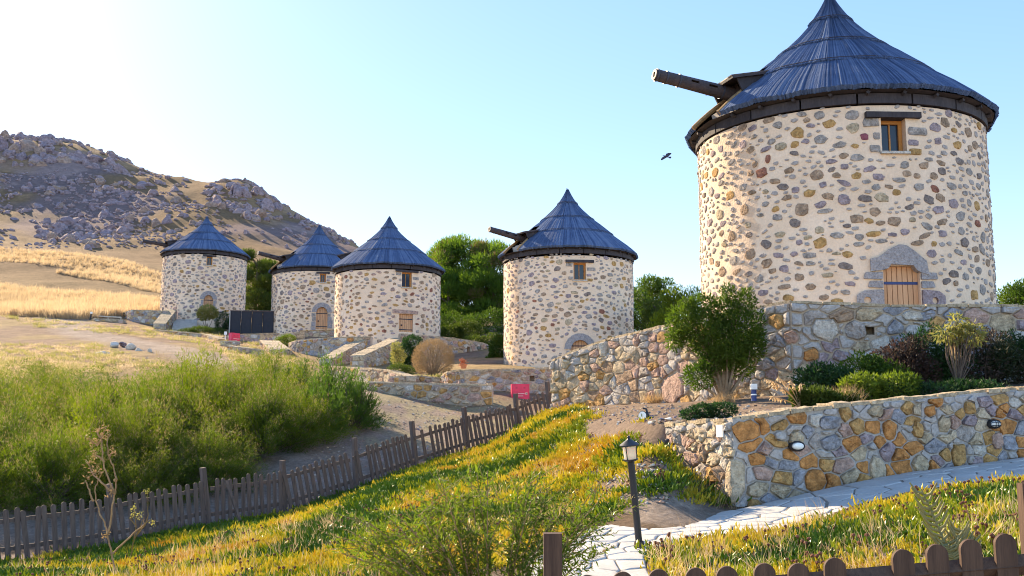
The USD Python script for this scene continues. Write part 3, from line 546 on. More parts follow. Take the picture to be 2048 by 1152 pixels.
def azim(deg): return math.pi + math.radians(deg)              # deg towards the viewer from straight left
def ctr(px, d): a = math.atan((px - 1024) / F); return d * math.sin(a), d * math.cos(a)
def zat(px, py, Y): return float(at(px, py, Y)[2])
MILLS = {}
def m1_extras(hit):
    out = []
    for px, py, a, b, m_ in ((1604, 420, .33, .30, 'brown'), (1729, 274, .20, .18, 'plum'), (1520, 430, .2, .1, 'grey'), (1652, 422, .38, .11, 'grey'), (1536, 318, .13, .2, 'red')):
        u, v = hit(px, py); out.append((Polygon(blob(np.random.default_rng(px), a / 2, b / 2) + [u, v]), m_))
    return out
x, y = ctr(1691, 25.0); Y = y
windmill('largest windmill, nearest, on the high stone platform at the right', x, y, 3.24, EYE + 1.25, zat(1690, 211, y - 3.08), zat(1666, -6, y), (1763, 236, 1812, 304), (1768, 531, 1841, 611, .02), (azim(17), 4.75), 'mill', .165, .36, 11, 'block', 950, .022, .075, extras=m1_extras)
MILLS[1] = (x, y, 3.24)
x, y = ctr(1137.5, 50.9)
windmill('tall windmill with a shaft standing between the pines and the bushy retaining wall', x, y, 3.22, EYE + 2.95, zat(1137, 506, y - 3.2), zat(1129, 381, y), (1147, 525, 1172, 560), (1141, 680, 1180, 735, .25), (azim(33), 4.7), 'mill', .20, .35, 22, 'arch', 420, .022, .12)
MILLS[2] = (x, y, 3.22)
x, y = ctr(774, 63.1)
windmill('windmill without a shaft, above the stone stairs beside the round dry bush', x, y, 3.22, EYE + 4.55, zat(775, 536, y - 3.2), zat(773, 436, y), (804, 541, 824, 575), (798, 628, 826, 664), (azim(-2), 0), 'mill_brown', .205, .30, 33, 'flat', 400, .022, .13)
MILLS[3] = (x, y, 3.22)
x, y = ctr(632, 74.6)
windmill('windmill partly hidden behind its neighbour, with an arched door', x, y, 3.22, EYE + 6.3, zat(632, 541, y - 3.2), zat(634, 452, y), (640, 542, 652, 565), (632, 614, 655, 659), (azim(39), 4.75), 'mill', .25, .38, 44, 'arch', 360, .025, .15)
MILLS[4] = (x, y, 3.22)
x, y = ctr(402, 84.6)
windmill('farthest windmill, leftmost, below the rocky ridge behind a small citrus tree', x, y, 3.22, EYE + 8.2, zat(402, 506, y - 3.2), zat(409, 435, y), (413, 513, 425, 531), (407, 590, 426, 626), (azim(17), 4.8), 'mill_grey', .27, .50, 55, 'arch', 360, .025, .15)
MILLS[5] = (x, y, 3.22)
# ---------------------------------------------------------------- rubble walls
WALL_TONES = {'ochre': (['ochre', 'rust', 'tan', 'buff', 'blue', 'grey', 'violet', 'pink', 'pale'], [.20, .20, .13, .07, .13, .05, .12, .08, .02]),
              'grey': (['grey', 'blue', 'tan', 'pale', 'violet', 'pink', 'ochre', 'brown', 'rust'], [.18, .13, .20, .13, .11, .10, .07, .06, .02]),
              'warm': (['tan', 'buff', 'pink', 'ochre', 'brown', 'grey', 'pale'], [.24, .2, .18, .1, .1, .1, .08])}
def stone_wall(label, pts, zb, zt, thick=.45, size=.3, tone='grey', seed=1, n_parts=290, h=.035, group=None, mortar='mortar', cat='stone wall', name='stone_wall', gap=.024, cap=True, holes=(), explicit=(), aspect=1.55, ends=(True, True), spread=.42, sub=.25, wob=.35, tone_left=None, capsize=.45, capmat=None):
    """pts run from left to right as seen from the front; zb, zt are heights at the points; holes in picture points (px, py, w, h)"""
    rng = np.random.default_rng(seed); t = thing(name, label, cat, group, kind='thing')
    pts = np.asarray(pts, float); ls = shapely.LineString(pts); L = ls.length; sv = np.concatenate([[0], np.cumsum(np.linalg.norm(np.diff(pts, axis=0), axis=1))])
    s = np.unique(np.round(np.concatenate([np.arange(0, L, sub), sv]), 4)); p = np.stack([np.interp(s, sv, pts[:, 0]), np.interp(s, sv, pts[:, 1])], 1)
    d = np.gradient(p, s, axis=0); d /= np.linalg.norm(d, axis=1, keepdims=True); nr = np.stack([d[:, 1], -d[:, 0]], 1)
    B, T = np.interp(s, sv, zb), np.interp(s, sv, zt)
    def mapf(u, v, dd):
        i = lambda a: np.interp(u, s, a); return np.stack([i(p[:, 0]) + dd * i(nr[:, 0]), i(p[:, 1]) + dd * i(nr[:, 1]), v + 0 * u], -1)
    P2 = np.stack([p[:, 0], p[:, 1], (B + T) / 2], 1); ppx = to_px(P2)[0]
    def s_at(px): k = np.argsort(np.abs(ppx - px))[:1]; return float(s[k[0]])
    def v_at(px, py):
        q = s_at(px); c = mapf(np.array([q]), np.array([0.0]), 0)[0]; return q, zat(px, py, c[1])
    hs = []
    for (px, py, w, hh) in holes: q, v = v_at(px, py); hs.append((q - w / 2, q + w / 2, v - hh / 2, v + hh / 2))
    # core: front face with recesses (in height fractions), top, back, ends
    fr = lambda u, v: (v - np.interp(u, s, B - .4)) / (np.interp(u, s, T) - np.interp(u, s, B - .4))
    m2 = lambda u, f, dd: mapf(u, np.interp(u, s, B - .4) + f * (np.interp(u, s, T) - np.interp(u, s, B - .4)), dd)
    hf = [(a, b, float(fr(a, c)), float(fr(a, e)), .3) for a, b, c, e in hs]
    core = hole_grid(s, np.linspace(0, 1, 5), hf, m2)
    F0, F1 = np.column_stack([p, B - .4]), np.column_stack([p, T]); Bk = p - nr * thick; G0, G1 = np.column_stack([Bk, B - .4]), np.column_stack([Bk, T]); n = len(s); k = np.arange(n - 1)
    core.add(np.vstack([F1, G1]), np.stack([k, k + 1, n + k + 1, n + k], 1)); core.add(np.vstack([G0, G1]), np.stack([k + 1, k, n + k, n + k + 1], 1))
    for e, fl in ((0, 1), (n - 1, 0)):
        q = np.array([F0[e], F1[e], G1[e], G0[e]]); core.add(q if fl else q[::-1], [[0, 3, 2, 1]])
    part(t, 'mortar', core, M[mortar], False)
    outline = Polygon(np.vstack([np.column_stack([s, B - .12]), np.column_stack([s, T - .01])[::-1]])).buffer(0); zlo = float(B.min() - .15); Ht = float(T.max() - zlo)
    out2 = shapely.affinity.translate(outline, 0, -zlo); hp = [shapely.affinity.translate(sbox(a - .02, c - .02, b + .02, e + .02), 0, -zlo) for a, b, c, e in hs]
    todo = []; names, pr = WALL_TONES[tone]; pr = np.array(pr) / sum(pr)
    for px, py, w, hh, m_ in explicit:
        q, v = v_at(px, py); g = Polygon(np.clip(blob(rng, w / 2, hh / 2, 12), [-w, -hh], [w, hh]) + [q, v - zlo]).buffer(0).intersection(out2.buffer(-.01))
        if g.geom_type == 'Polygon' and not g.is_empty: todo.append((g, m_, h * 1.35)); hp.append(g.buffer(gap * .8))
    def segs():
        br = [0.0]
        for i in range(1, len(pts) - 1):
            a, b = unit(pts[i] - pts[i - 1]), unit(pts[i + 1] - pts[i])
            if a @ b < .80: br.append(float(sv[i]))
        return br + [L]
    br = segs()
    allc = cells(rng, L, Ht, size, spread, aspect, out2, gap, .012, hp)
    for c in allc:
        pieces = [c]
        for q in br[1:-1]:
            if c.bounds[0] < q - .01 and c.bounds[2] > q + .01:
                pieces = [x.buffer(-.005) for x in (c.intersection(sbox(-9, -9, q - .015, 99)), c.intersection(sbox(q + .015, -9, 999, 99)))]
        for g in pieces:
            if g.geom_type == 'Polygon' and g.area > .0015: nm, pp = (names, pr) if not tone_left or g.centroid.x > tone_left[1] else (WALL_TONES[tone_left[0]][0], np.array(WALL_TONES[tone_left[0]][1]) / sum(WALL_TONES[tone_left[0]][1])); todo.append((g, nm[rng.choice(len(nm), p=pp)], h * rng.uniform(.45, 1.6)))
    mp = lambda u, v, dd: mapf(u, v + zlo, dd); rest = MB()
    todo.sort(key=lambda q: -q[0].area)
    for r_, (g, m_, hh) in enumerate(todo):
        v, f = slab(g, mp, hh, 12, -.03, wob, rng, .07)
        if r_ < n_parts: part(t, 'stone', (v, f), M[m_], 42)
        else: rest.add(v, f)
    if rest.n: part(t, 'small_stones', rest, M['mix_wall'], True, kind='stuff')
    # end faces
    for e, on in ((0, ends[0]), (n - 1, ends[1])):
        if not on: continue
        o = F1[e]; dr = -nr[e]; outw = -d[e] if e == 0 else d[e]; hgt = T[e] - B[e] + .1; z = 0.0
        while z < hgt - .06:
            hh = min(rng.uniform(.7, 1.3) * size * .8, hgt - z); x_ = 0.0
            while x_ < thick - .05:
                ww = min(rng.uniform(.8, 1.6) * size, thick - x_); g = sbox(x_ + .012, z + .012, x_ + ww - .012, z + hh - .012).buffer(-.03).buffer(.03)
                if not g.is_empty and g.geom_type == 'Polygon':
                    q = lambda u, v, dd: np.stack([o[0] + dr[0] * u + outw[0] * dd, o[1] + dr[1] * u + outw[1] * dd, T[e] - v + 0 * u], -1)
                    v, f = slab(g, q, h * rng.uniform(.6, 1.1), 10, -.03, wob, rng); part(t, 'end_stone', (v, f if e == 0 else f[:, ::-1]), M[names[rng.choice(len(names), p=pr)]], True)
                x_ += ww
            z += hh
    if cap:
        q = 0.0
        while q < L - .06:
            w = min(rng.uniform(.6, 1.5) * capsize, L - q); u = np.linspace(q + .01, q + w - .01, 3); th = rng.uniform(.022, .05); ov = rng.uniform(-.01, .04); tv = np.interp(u, s, T)
            vs = []
            for uu, tz in zip(u, tv):
                for dd in (ov, -thick * .5, -thick - .02):
                    a = mapf(np.array([uu]), np.array([tz]), dd)[0]; vs += [a - [0, 0, .02], a + [0, 0, th * rng.uniform(.6, 1.15)]]
            vs = np.array(vs).reshape(3, 3, 2, 3); idx = np.arange(18).reshape(3, 3, 2); fc = []
            for a in range(2):
                for b in range(2): fc.append([idx[a, b, 1], idx[a + 1, b, 1], idx[a + 1, b + 1, 1], idx[a, b + 1, 1]])
                fc.append([idx[a, 0, 0], idx[a + 1, 0, 0], idx[a + 1, 0, 1], idx[a, 0, 1]]); fc.append([idx[a, 2, 1], idx[a + 1, 2, 1], idx[a + 1, 2, 0], idx[a, 2, 0]])
            for b in range(2): fc.append([idx[0, b, 0], idx[0, b, 1], idx[0, b + 1, 1], idx[0, b + 1, 0]]); fc.append([idx[2, b, 1], idx[2, b, 0], idx[2, b + 1, 0], idx[2, b + 1, 1]])
            part(t, 'coping_stone', (vs.reshape(-1, 3), np.array(fc)), M[capmat or names[rng.choice(len(names), p=pr)]], False); q += w
    return t
def wpts(rows):
    """rows of (px, py_top, py_base, Y): wall points and heights"""
    r = np.array(rows, float); a, b = at(r[:, 0], r[:, 1], r[:, 3]), at(r[:, 0], r[:, 2], r[:, 3]); return a[:, :2], b[:, 2], a[:, 2]
def pwall(label, rows, **kw): p, zb, zt = wpts(rows); return stone_wall(label, p, zb, zt, **kw)
def terrace(label, pts, z, depth=1.5, mat='ground'):
    e = trimesh.creation.extrude_polygon(Polygon(pts).buffer(0), depth, engine='earcut'); v, f = trimesh.remesh.subdivide_to_size(e.vertices, e.faces, 1.2)
    v = np.array(v) + [0, 0, z - depth]
    solo('terrace', (v, f), M['ground'], label, 'terrace', kind='structure', primvars={'tint': np.tile([.42, .35, .27], (len(v), 1))})

# lower garden wall beside the footpath, with its short lit return at the left
LOW = [(2.2, 14.75), (2.78, 13.02), (4.5, 13.6), (7.5, 15.0), (10.5, 16.4), (13, 17.8)]
stone_wall('ochre and blue rubble garden wall along the footpath, with two oval lamps', LOW, [EYE - .62, EYE - 1.0, EYE - .80, EYE - .50, EYE - .2, EYE + .1], [EYE + .06, EYE + .135, EYE + .335, EYE + .60, EYE + .86, EYE + 1.1], .34, .195, 'ochre', 3, 290, .034, cap=True, gap=.010, mortar='mortar_grey', tone_left=('warm', 1.9), capsize=.25, capmat='tan', spread=.62,
    explicit=[(1482, 862, .40, .27, 'rust'), (1478, 960, .33, .55, 'buff'), (1455, 905, .22, .14, 'tan'), (1548, 872, .20, .12, 'ochre'), (1622, 963, .30, .31, 'rust'), (1655, 845, .34, .20, 'blue'), (1670, 885, .33, .2, 'blue'), (1780, 860, .26, .27, 'rust'), (1752, 822, .30, .17, 'tan'), (1698, 825, .18, .24, 'ochre'), (1868, 822, .22, .16, 'rust'), (1840, 860, .2, .24, 'ochre'), (1895, 850, .24, .26, 'tan'), (1930, 815, .20, .20, 'ochre'), (1982, 880, .24, .26, 'pink'), (1920, 910, .30, .34, 'ochre'), (1755, 938, .30, .36, 'buff'), (1845, 930, .30, .28, 'tan'), (1605, 880, .25, .22, 'tan')])
# platform wall under the largest windmill
UP = [(3.2, 28.6), (1.75, 27.2), (.98, 25.2), (1.5, 24.4), (2.2, 23.3), (3.3, 21.3), (4.25, 19.3), (5.0, 18.3), (6.6, 17.95), (9, 18.0), (12, 19.0), (14, 20.8)]
_top = [1.62, 1.62, 1.68, 1.86, 2.05, 2.17, 2.22, 2.28, 2.17, 2.17, 2.17, 2.17]
stone_wall('high grey rubble platform wall under the largest windmill', UP, [EYE + .6, EYE + .6, EYE + .58, EYE + .57, EYE + .56, EYE + .54, EYE + .56, EYE + .60, EYE + .68, EYE + .80, EYE + .95, EYE + 1.05], [EYE + q for q in _top], .45, .245, 'grey', 5, 295, .042, gap=.012, tone_left=('warm', 10.2), capmat='tan', holes=[(1748, 660, .17, .16)], spread=.62,
    explicit=[(1346, 778, .85, .62, 'pink'), (1642, 660, .48, .44, 'pale'), (1703, 660, .40, .34, 'grey'), (1748, 649, .40, .09, 'rust'), (1585, 675, .27, .24, 'pink'), (1815, 632, .36, .18, 'pale'), (1868, 632, .38, .17, 'blue'), (1840, 660, .3, .22, 'blue'), (1728, 745, .3, .26, 'pale'), (1635, 710, .30, .22, 'rust'), (1680, 712, .3, .2, 'violet'), (1488, 762, .26, .26, 'ochre'), (1213, 698, .30, .40, 'pale')])
x1, y1, _ = MILLS[1]
terrace('dirt platform under the largest windmill', [(3.2, 28.4), (1.95, 27.1), (1.25, 25.2), (2.45, 23.5), (3.6, 21.5), (4.5, 19.5), (5.2, 18.6), (6.6, 18.25), (9, 18.3), (12, 19.3), (16, 22), (16, 28), (8, 31)], EYE + 1.3)

# walls round the second windmill
pwall('grey rubble wall behind the red cabinet, in front of the tall windmill', [(884, 752, 775, 39.5), (896, 744, 790, 37.2), (930, 741, 798, 36.4), (1010, 740, 806, 36.2), (1108, 736, 810, 36.2), (1190, 735, 812, 37.5)], size=.19, seed=7, h=.035, gap=.03, holes=[(1070, 757, .18, .2)], ends=(False, False), capmat='tan')
pwall('low pink rubble wall at the edge of the dirt lot, below the round bush', [(690, 763, 785, 36.2), (740, 765, 792, 34.6), (860, 768, 797, 33.4), (960, 770, 804, 32.8), (985, 769, 806, 32.9)], size=.25, tone='warm', seed=8, thick=.5, h=.04, gap=.04, capmat='buff', ends=(False, True))
pwall('low planter wall behind the trimmed green bush', [(660, 733, 752, 44), (720, 737, 758, 41), (772, 741, 764, 39), (812, 753, 770, 37.3)], size=.3, tone='warm', seed=9, thick=.4, capmat='tan')
pwall('short low wall right under the round dry bush', [(798, 754, 772, 37.0), (840, 752, 770, 38.2), (880, 757, 774, 38.6)], size=.22, tone='warm', seed=10, thick=.4, capmat='tan')
x2, y2, _ = MILLS[2]
terrace('dirt terrace under the tall windmill', [tuple(at(890, 700, 39.8)[:2]), tuple(at(900, 700, 37.7)[:2]), tuple(at(1010, 700, 36.7)[:2]), tuple(at(1108, 700, 36.7)[:2]), tuple(at(1190, 700, 38)[:2]), (x2 + 7, y2 - 4), (x2 + 7, y2 + 8), (x2 - 7, y2 + 8), (x2 - 5.5, y2 - 7)], EYE + 2.05)
# curved platform wall round the third windmill
x3, y3, _ = MILLS[3]
def arc(a0, a1, r, n): a = np.radians(np.linspace(a0, a1, n)); return np.stack([x3 + r * np.cos(a), y3 + r * np.sin(a)], 1)
p = arc(172, 268, 5.9, 11)
stone_wall('curved grey rubble platform wall left of the stone stairs', p, [EYE + 3.5] * 11, [EYE + 5.12] * 11, .45, .26, 'grey', 12, 290, .035, gap=.03, holes=[(640, 698, .25, .3)], ends=(False, False), capmat='tan', cat='stone wall')
p = arc(283, 372, 6.5, 11)
stone_wall('curved grey rubble platform wall right of the stone stairs, behind the round dry bush', p, [EYE + 3.3] * 11, list(EYE + np.linspace(5.25, 4.9, 11)), .45, .26, 'grey', 13, 290, .035, gap=.03, holes=[(937, 699, .3, .32)], ends=(False, False), capmat='tan')
a = np.radians(np.linspace(0, 360, 40)[:-1]); terrace('dirt platform under the windmill with the stairs', np.stack([x3 + 5.8 * np.cos(a), y3 + 5.8 * np.sin(a)], 1), EYE + 4.6)
pwall('sloping lit buttress at the left of the stone stairs', [(663, 718, 742, 54.0), (742, 674, 712, 57.2)], size=.27, tone='warm', seed=14, thick=.8, capmat='tan', gap=.04)
pwall('sloping lit buttress at the right of the stone stairs', [(728, 711, 741, 52.6), (806, 676, 716, 56.6)], size=.27, tone='warm', seed=15, thick=.8, capmat='tan', gap=.04)
def stairs(label, p0, p1, width, z0, z1, n):
    t = thing('stone_stairs', label, 'stairs', kind='thing'); p0, p1 = np.array(p0), np.array(p1); d = unit(p1 - p0); q = np.array([d[1], -d[0]]); L = np.linalg.norm(p1 - p0); R_ = np.array([[q[0], d[0], 0], [q[1], d[1], 0], [0, 0, 1]])
    for i in range(n):
        c = p0 + d * L * (i + .5) / n; h = (z1 - z0) * (i + 1) / n
        part(t, 'step', MB().box((c[0], c[1], z0 + h / 2 - .3), (width, L / n + (.03 if i < n - 1 else 0), h + .6), R_), M['step'])
a_, b_ = at(722, 735, 54.2), at(772, 688, 59.3); stairs('grey stone stairs between two sloping buttresses', a_[:2], b_[:2], 1.5, EYE + 3.2, EYE + 4.75, 8)
# walls below the fourth and fifth windmills
pwall('rubble wall behind the far red cabinet', [(432, 679, 690, 66), (462, 670, 692, 64.5), (520, 668, 694, 64.5), (560, 667, 694, 65.5)], size=.27, seed=16, capmat='tan')
pwall('front block of the low walled yard, nearest the shrubs', [(455, 692, 717, 57), (500, 697, 722, 55.6), (527, 700, 724, 55.8)], size=.27, tone='warm', seed=17, thick=.6, capmat='buff')
pwall('side block of the low walled yard next to the far red cabinet', [(440, 682, 702, 60), (470, 683, 704, 59.6)], size=.27, tone='warm', seed=18, thick=.5, capmat='buff')
pwall('long low wall with a sunlit flat top running beside the walled yard', [(520, 681, 700, 61.5), (541, 699, 722, 57.2), (566, 700, 722, 57)], size=.27, tone='warm', seed=19, thick=1.1, capmat='buff')
pwall('raised wall with a sloping top below the arched door', [(528, 676, 692, 66), (570, 667, 690, 66.5), (610, 664, 690, 67)], size=.27, tone='warm', seed=20, thick=.6, capmat='buff')
pwall('stone landing wall below the arched door', [(600, 662, 682, 70), (668, 660, 682, 69.6)], size=.27, tone='warm', seed=21, thick=.5, capmat='ochre')
pwall('long curved low wall below the groundcover mound, left of the walled yard', [(292, 659, 672, 72.5), (345, 663, 677, 69.5), (404, 668, 682, 67), (438, 678, 692, 64)], size=.3, tone='warm', seed=22, thick=.5, capmat='tan')
pwall('blue grey rubble wall left of the far stairs', [(246, 626, 648, 80), (262, 620, 654, 77.5), (300, 621, 657, 76.5), (336, 622, 660, 76.5)], size=.27, seed=23, capmat='tan', thick=.6)
pwall('pale sloping buttress beside the far stairs', [(331, 648, 667, 73.5), (353, 620, 655, 77.5)], size=.3, tone='warm', seed=24, thick=.85, capmat='tan')
pwall('low brown rubble wall left of the farthest windmill', [(178, 640, 657, 76), (190, 637, 658, 74.8), (246, 640, 657, 75)], size=.3, tone='warm', seed=25, thick=.7, capmat='tan')
pwall('blue grey base wall under the farthest windmill behind the citrus tree', [(392, 628, 662, 79.5), (430, 628, 662, 79), (458, 630, 664, 80)], size=.27, seed=26, capmat='blue')
a_, b_ = at(368, 666, 73.5), at(372, 634, 79.5); stairs('blue grey stone stairs rising to the farthest windmill', a_[:2], b_[:2], 1.7, a_[2], b_[2], 9)
x5, y5, _ = MILLS[5]; terrace('dirt platform under the farthest windmill', [tuple(at(262, 600, 77.8)[:2]), tuple(at(336, 600, 77)[:2]), tuple(at(352, 600, 79.8)[:2]), tuple(at(458, 600, 80.3)[:2]), (x5 + 6, y5 + 4), (x5 - 7, y5 + 4)], EYE + 8.55, 2.2)
x4, y4, _ = MILLS[4]; terrace('dirt terrace under the windmill with the arched door', [tuple(at(600, 650, 70.2)[:2]), tuple(at(668, 650, 69.9)[:2]), (x4 + 4, y4 + 4), (x4 - 4, y4 + 4), tuple(at(548, 650, 72)[:2])], EYE + 6.6)
# ---------------------------------------------------------------- plants
M['leaf_feather'] = leafmat('leaf_feather', [(.05, .085, .012), (.11, .155, .018), (.19, .22, .025), (.30, .29, .06)], .48)
M['leaf_olive'] = leafmat('leaf_olive', [(.07, .11, .012), (.145, .19, .018), (.235, .26, .03), (.35, .33, .06)], .5)
M['leaf_feather_pale'] = leafmat('leaf_feather_pale', [(.06, .095, .012), (.135, .17, .02), (.22, .235, .035), (.34, .31, .09)], .48)
M['leaf_oleander'] = leafmat('leaf_oleander', [(.045, .085, .016), (.085, .15, .022), (.15, .21, .032), (.25, .29, .06)], .42)
M['plume'] = leafmat('plume', [(.19, .16, .075), (.28, .22, .11), (.36, .28, .16)], .45)
M['leaf_pine'] = leafmat('leaf_pine', [(.06, .115, .018), (.12, .19, .025), (.20, .265, .035), (.33, .36, .06)], .52)
M['leaf_pine_dry'] = leafmat('leaf_pine_dry', [(.12, .10, .04), (.19, .16, .06), (.26, .2, .09)], .35)
M['leaf_myrtle'] = leafmat('leaf_myrtle', [(.04, .08, .012), (.08, .13, .018), (.14, .19, .028), (.22, .25, .05)], .42)
M['leaf_dark'] = leafmat('leaf_dark', [(.02, .05, .014), (.035, .085, .02), (.06, .12, .03)], .3)
M['leaf_purple'] = leafmat('leaf_purple', [(.03, .05, .016), (.06, .04, .03), (.09, .05, .04), (.04, .075, .02), (.10, .06, .045)], .25)
M['leaf_pale'] = leafmat('leaf_pale', [(.20, .21, .06), (.32, .29, .10), (.42, .35, .15)], .45)
M['leaf_weed'] = leafmat('leaf_weed', [(.07, .11, .016), (.13, .18, .024), (.21, .245, .04), (.30, .28, .08)], .45)
M['leaf_hedge'] = leafmat('leaf_hedge', [(.05, .075, .012), (.085, .12, .018), (.14, .165, .025)], .35)
M['dry_twig'] = leafmat('dry_twig', [(.22, .155, .085), (.31, .22, .12), (.40, .29, .17)], .3)
M['dry_straw'] = leafmat('dry_straw', [(.46, .35, .21), (.58, .46, .30), (.70, .58, .42)], .4)
M['gold_grass'] = leafmat('gold_grass', [(.36, .25, .13), (.46, .34, .20), (.60, .48, .33)], .36)
M['ice_green'] = leafmat('ice_green', [(.09, .16, .018), (.16, .24, .025), (.27, .34, .04)], .42, .35)
M['ice_lime'] = leafmat('ice_lime', [(.26, .30, .02), (.40, .42, .03), (.54, .52, .06)], .5, .35)
M['ice_gold'] = leafmat('ice_gold', [(.48, .41, .05), (.60, .53, .08), (.70, .63, .16)], .5, .35)
M['ice_rust'] = leafmat('ice_rust', [(.46, .33, .05), (.58, .45, .07), (.68, .56, .13)], .5, .35)
M['bark'] = grain('bark', (.07, .05, .04), (.15, .11, .085), 6.0, .8, 30.0, .95, .03)
M['bark_pale'] = grain('bark_pale', (.20, .14, .09), (.34, .25, .16), 6.0, .8, 30.0, .95, .02)
M['stalk'] = grain('stalk', (.22, .13, .06), (.36, .23, .12), 12.0, .4, 60.0, .9, .004)
M['flower'] = plain('flower', (.75, .66, .66), .7)

def dirs(rng, n, zlo=-1.0, zhi=1.0):
    z = rng.uniform(zlo, zhi, n); a = rng.uniform(0, 2 * math.pi, n); r = np.sqrt(1 - z * z); return np.stack([r * np.cos(a), r * np.sin(a), z], 1)
def nrm(v): return v / np.maximum(np.linalg.norm(v, axis=-1, keepdims=True), 1e-9)
def blades(rng, P, D, L, W, fold=.25, mid=.45):
    """leaves: a folded lozenge from P along D"""
    n = len(P); D = nrm(D); S = nrm(np.cross(D, nrm(rng.normal(size=(n, 3))))); N = np.cross(S, D); L = np.broadcast_to(L, n)[:, None]; W = np.broadcast_to(W, n)[:, None]
    v = np.stack([P, P + D * L * mid + S * W / 2 + N * W * fold, P + D * L, P + D * L * mid - S * W / 2 + N * W * fold], 1).reshape(-1, 3)
    i = np.arange(n)[:, None] * 4; return v, np.vstack([i + [[0, 1, 2]], i + [[0, 2, 3]]])
def straws(rng, P, D, L, W, droop=.3):
    """grass blades: two bent segments"""
    n = len(P); D = nrm(D); S = nrm(np.cross(D, rng.normal(size=(n, 3)))); L = np.broadcast_to(L, n)[:, None]; W = np.broadcast_to(W, n)[:, None]
    m = P + D * L * .55; D2 = nrm(D + nrm(rng.normal(size=(n, 3)) * [1, 1, .3] - [0, 0, .4]) * droop); t = m + D2 * L * .45
    v = np.stack([P - S * W / 2, P + S * W / 2, m - S * W * .4, m + S * W * .4, t], 1).reshape(-1, 3); i = np.arange(n)[:, None] * 5
    return v, np.vstack([i + [[0, 1, 3]], i + [[0, 3, 2]], i + [[2, 3, 4]]])
def crown_points(rng, lobes, n, shell=.55):
    """points through lobes (centre, radii), thinned inside, with lumps and gaps"""
    w = np.array([np.prod(r) ** (2 / 3) for _, r in lobes]); k = rng.choice(len(lobes), n, p=w / w.sum()); d = dirs(rng, n); c = np.array([l[0] for l in lobes])[k]; r = np.array([l[1] for l in lobes], float)[k]
    q = shell + (1 - shell) * rng.random(n) ** .6; lump = .72 + .5 * meshkit.fbm(d * 2.3 + k[:, None] * 7.1, 3, 4)
    return c + d * r * (q * lump)[:, None], nrm(d / r)
def bush_mesh(rng, lobes, n, L, W, up=.5, spread=.7, shell=.5):
    P, N = crown_points(rng, lobes, n, shell); D = N + [0, 0, up] + rng.normal(size=(n, 3)) * spread
    return blades(rng, P, D, L * rng.uniform(.6, 1.3, n), W * rng.uniform(.7, 1.2, n))
def stems(b, rng, base, tips, r0, r1, sag=.15, n=5):
    for t_ in tips:
        m = (np.asarray(base) + t_) / 2 + rng.normal(size=3) * np.linalg.norm(t_ - base) * sag * .5 + [0, 0, .12 * np.linalg.norm(t_ - base) * sag]
        b.tube([base, m, t_], [r0, (r0 + r1) / 2, r1], n)
def gz(x, y): return float(ground(np.array([x]), np.array([y]))[0])
def spot(px, Y, dz=0.0): x = (px - 1024) / F * Y; return (x, Y, gz(x, Y) + dz)
def on(px, Y, py): return tuple(at(px, py, Y))

# --- tall feathery shrubs of the hollow behind the picket fence
def feather(seed, r=1.6, h=1.95, n=17000):
    rng = np.random.default_rng(seed); ns = 190; st = dirs(rng, ns, .05, 1); tip = st * [r, r, h] * rng.uniform(.62, 1.15, (ns, 1)); k = rng.integers(0, ns, n); q = rng.uniform(.35, 1, n) ** .6
    P = tip[k] * q[:, None] * (1 + 0 * q[:, None]) + rng.normal(size=(n, 3)) * .10 * [1, 1, .8]; P[:, 2] = np.maximum(P[:, 2], .03)
    D = nrm(tip[k]) * .9 + [0, 0, .15] + rng.normal(size=(n, 3)) * .65; lv = blades(rng, P, D, rng.uniform(.07, .14, n), rng.uniform(.012, .022, n))
    m = 4200; k = rng.integers(0, ns, m); P = tip[k] * rng.uniform(.86, 1.12, (m, 1)) + rng.normal(size=(m, 3)) * .05; pl = blades(rng, P, nrm(tip[k]) * .4 + [0, 0, 1] + rng.normal(size=(m, 3)) * .5, rng.uniform(.05, .10, m), rng.uniform(.006, .011, m))
    b = MB(); [b.tube([[0, 0, 0], t_ * .5 + rng.normal(size=3) * .05, t_ * .92], [.014, .010, .004], 3, False) for t_ in tip[:70]]
    return lv, pl, b
def oleander(seed, r=1.1, h=1.9, n=7000):
    rng = np.random.default_rng(seed); ns = 90; st = dirs(rng, ns, .1, 1); tip = st * [r, r, h] * rng.uniform(.7, 1.08, (ns, 1)); k = rng.integers(0, ns, n); q = rng.uniform(.25, 1.02, n) ** .6
    P = tip[k] * q[:, None] + rng.normal(size=(n, 3)) * .05; P[:, 2] = np.maximum(P[:, 2], .05); D = nrm(tip[k]) * .7 + [0, 0, .5] + rng.normal(size=(n, 3)) * .6
    b = MB(); [b.tube([[0, 0, 0], t_ * .5 + rng.normal(size=3) * .05, t_ * .95], [.016, .012, .006], 3, False) for t_ in tip[:60]]
    return blades(rng, P, D, rng.uniform(.10, .19, n), rng.uniform(.016, .028, n)), None, b
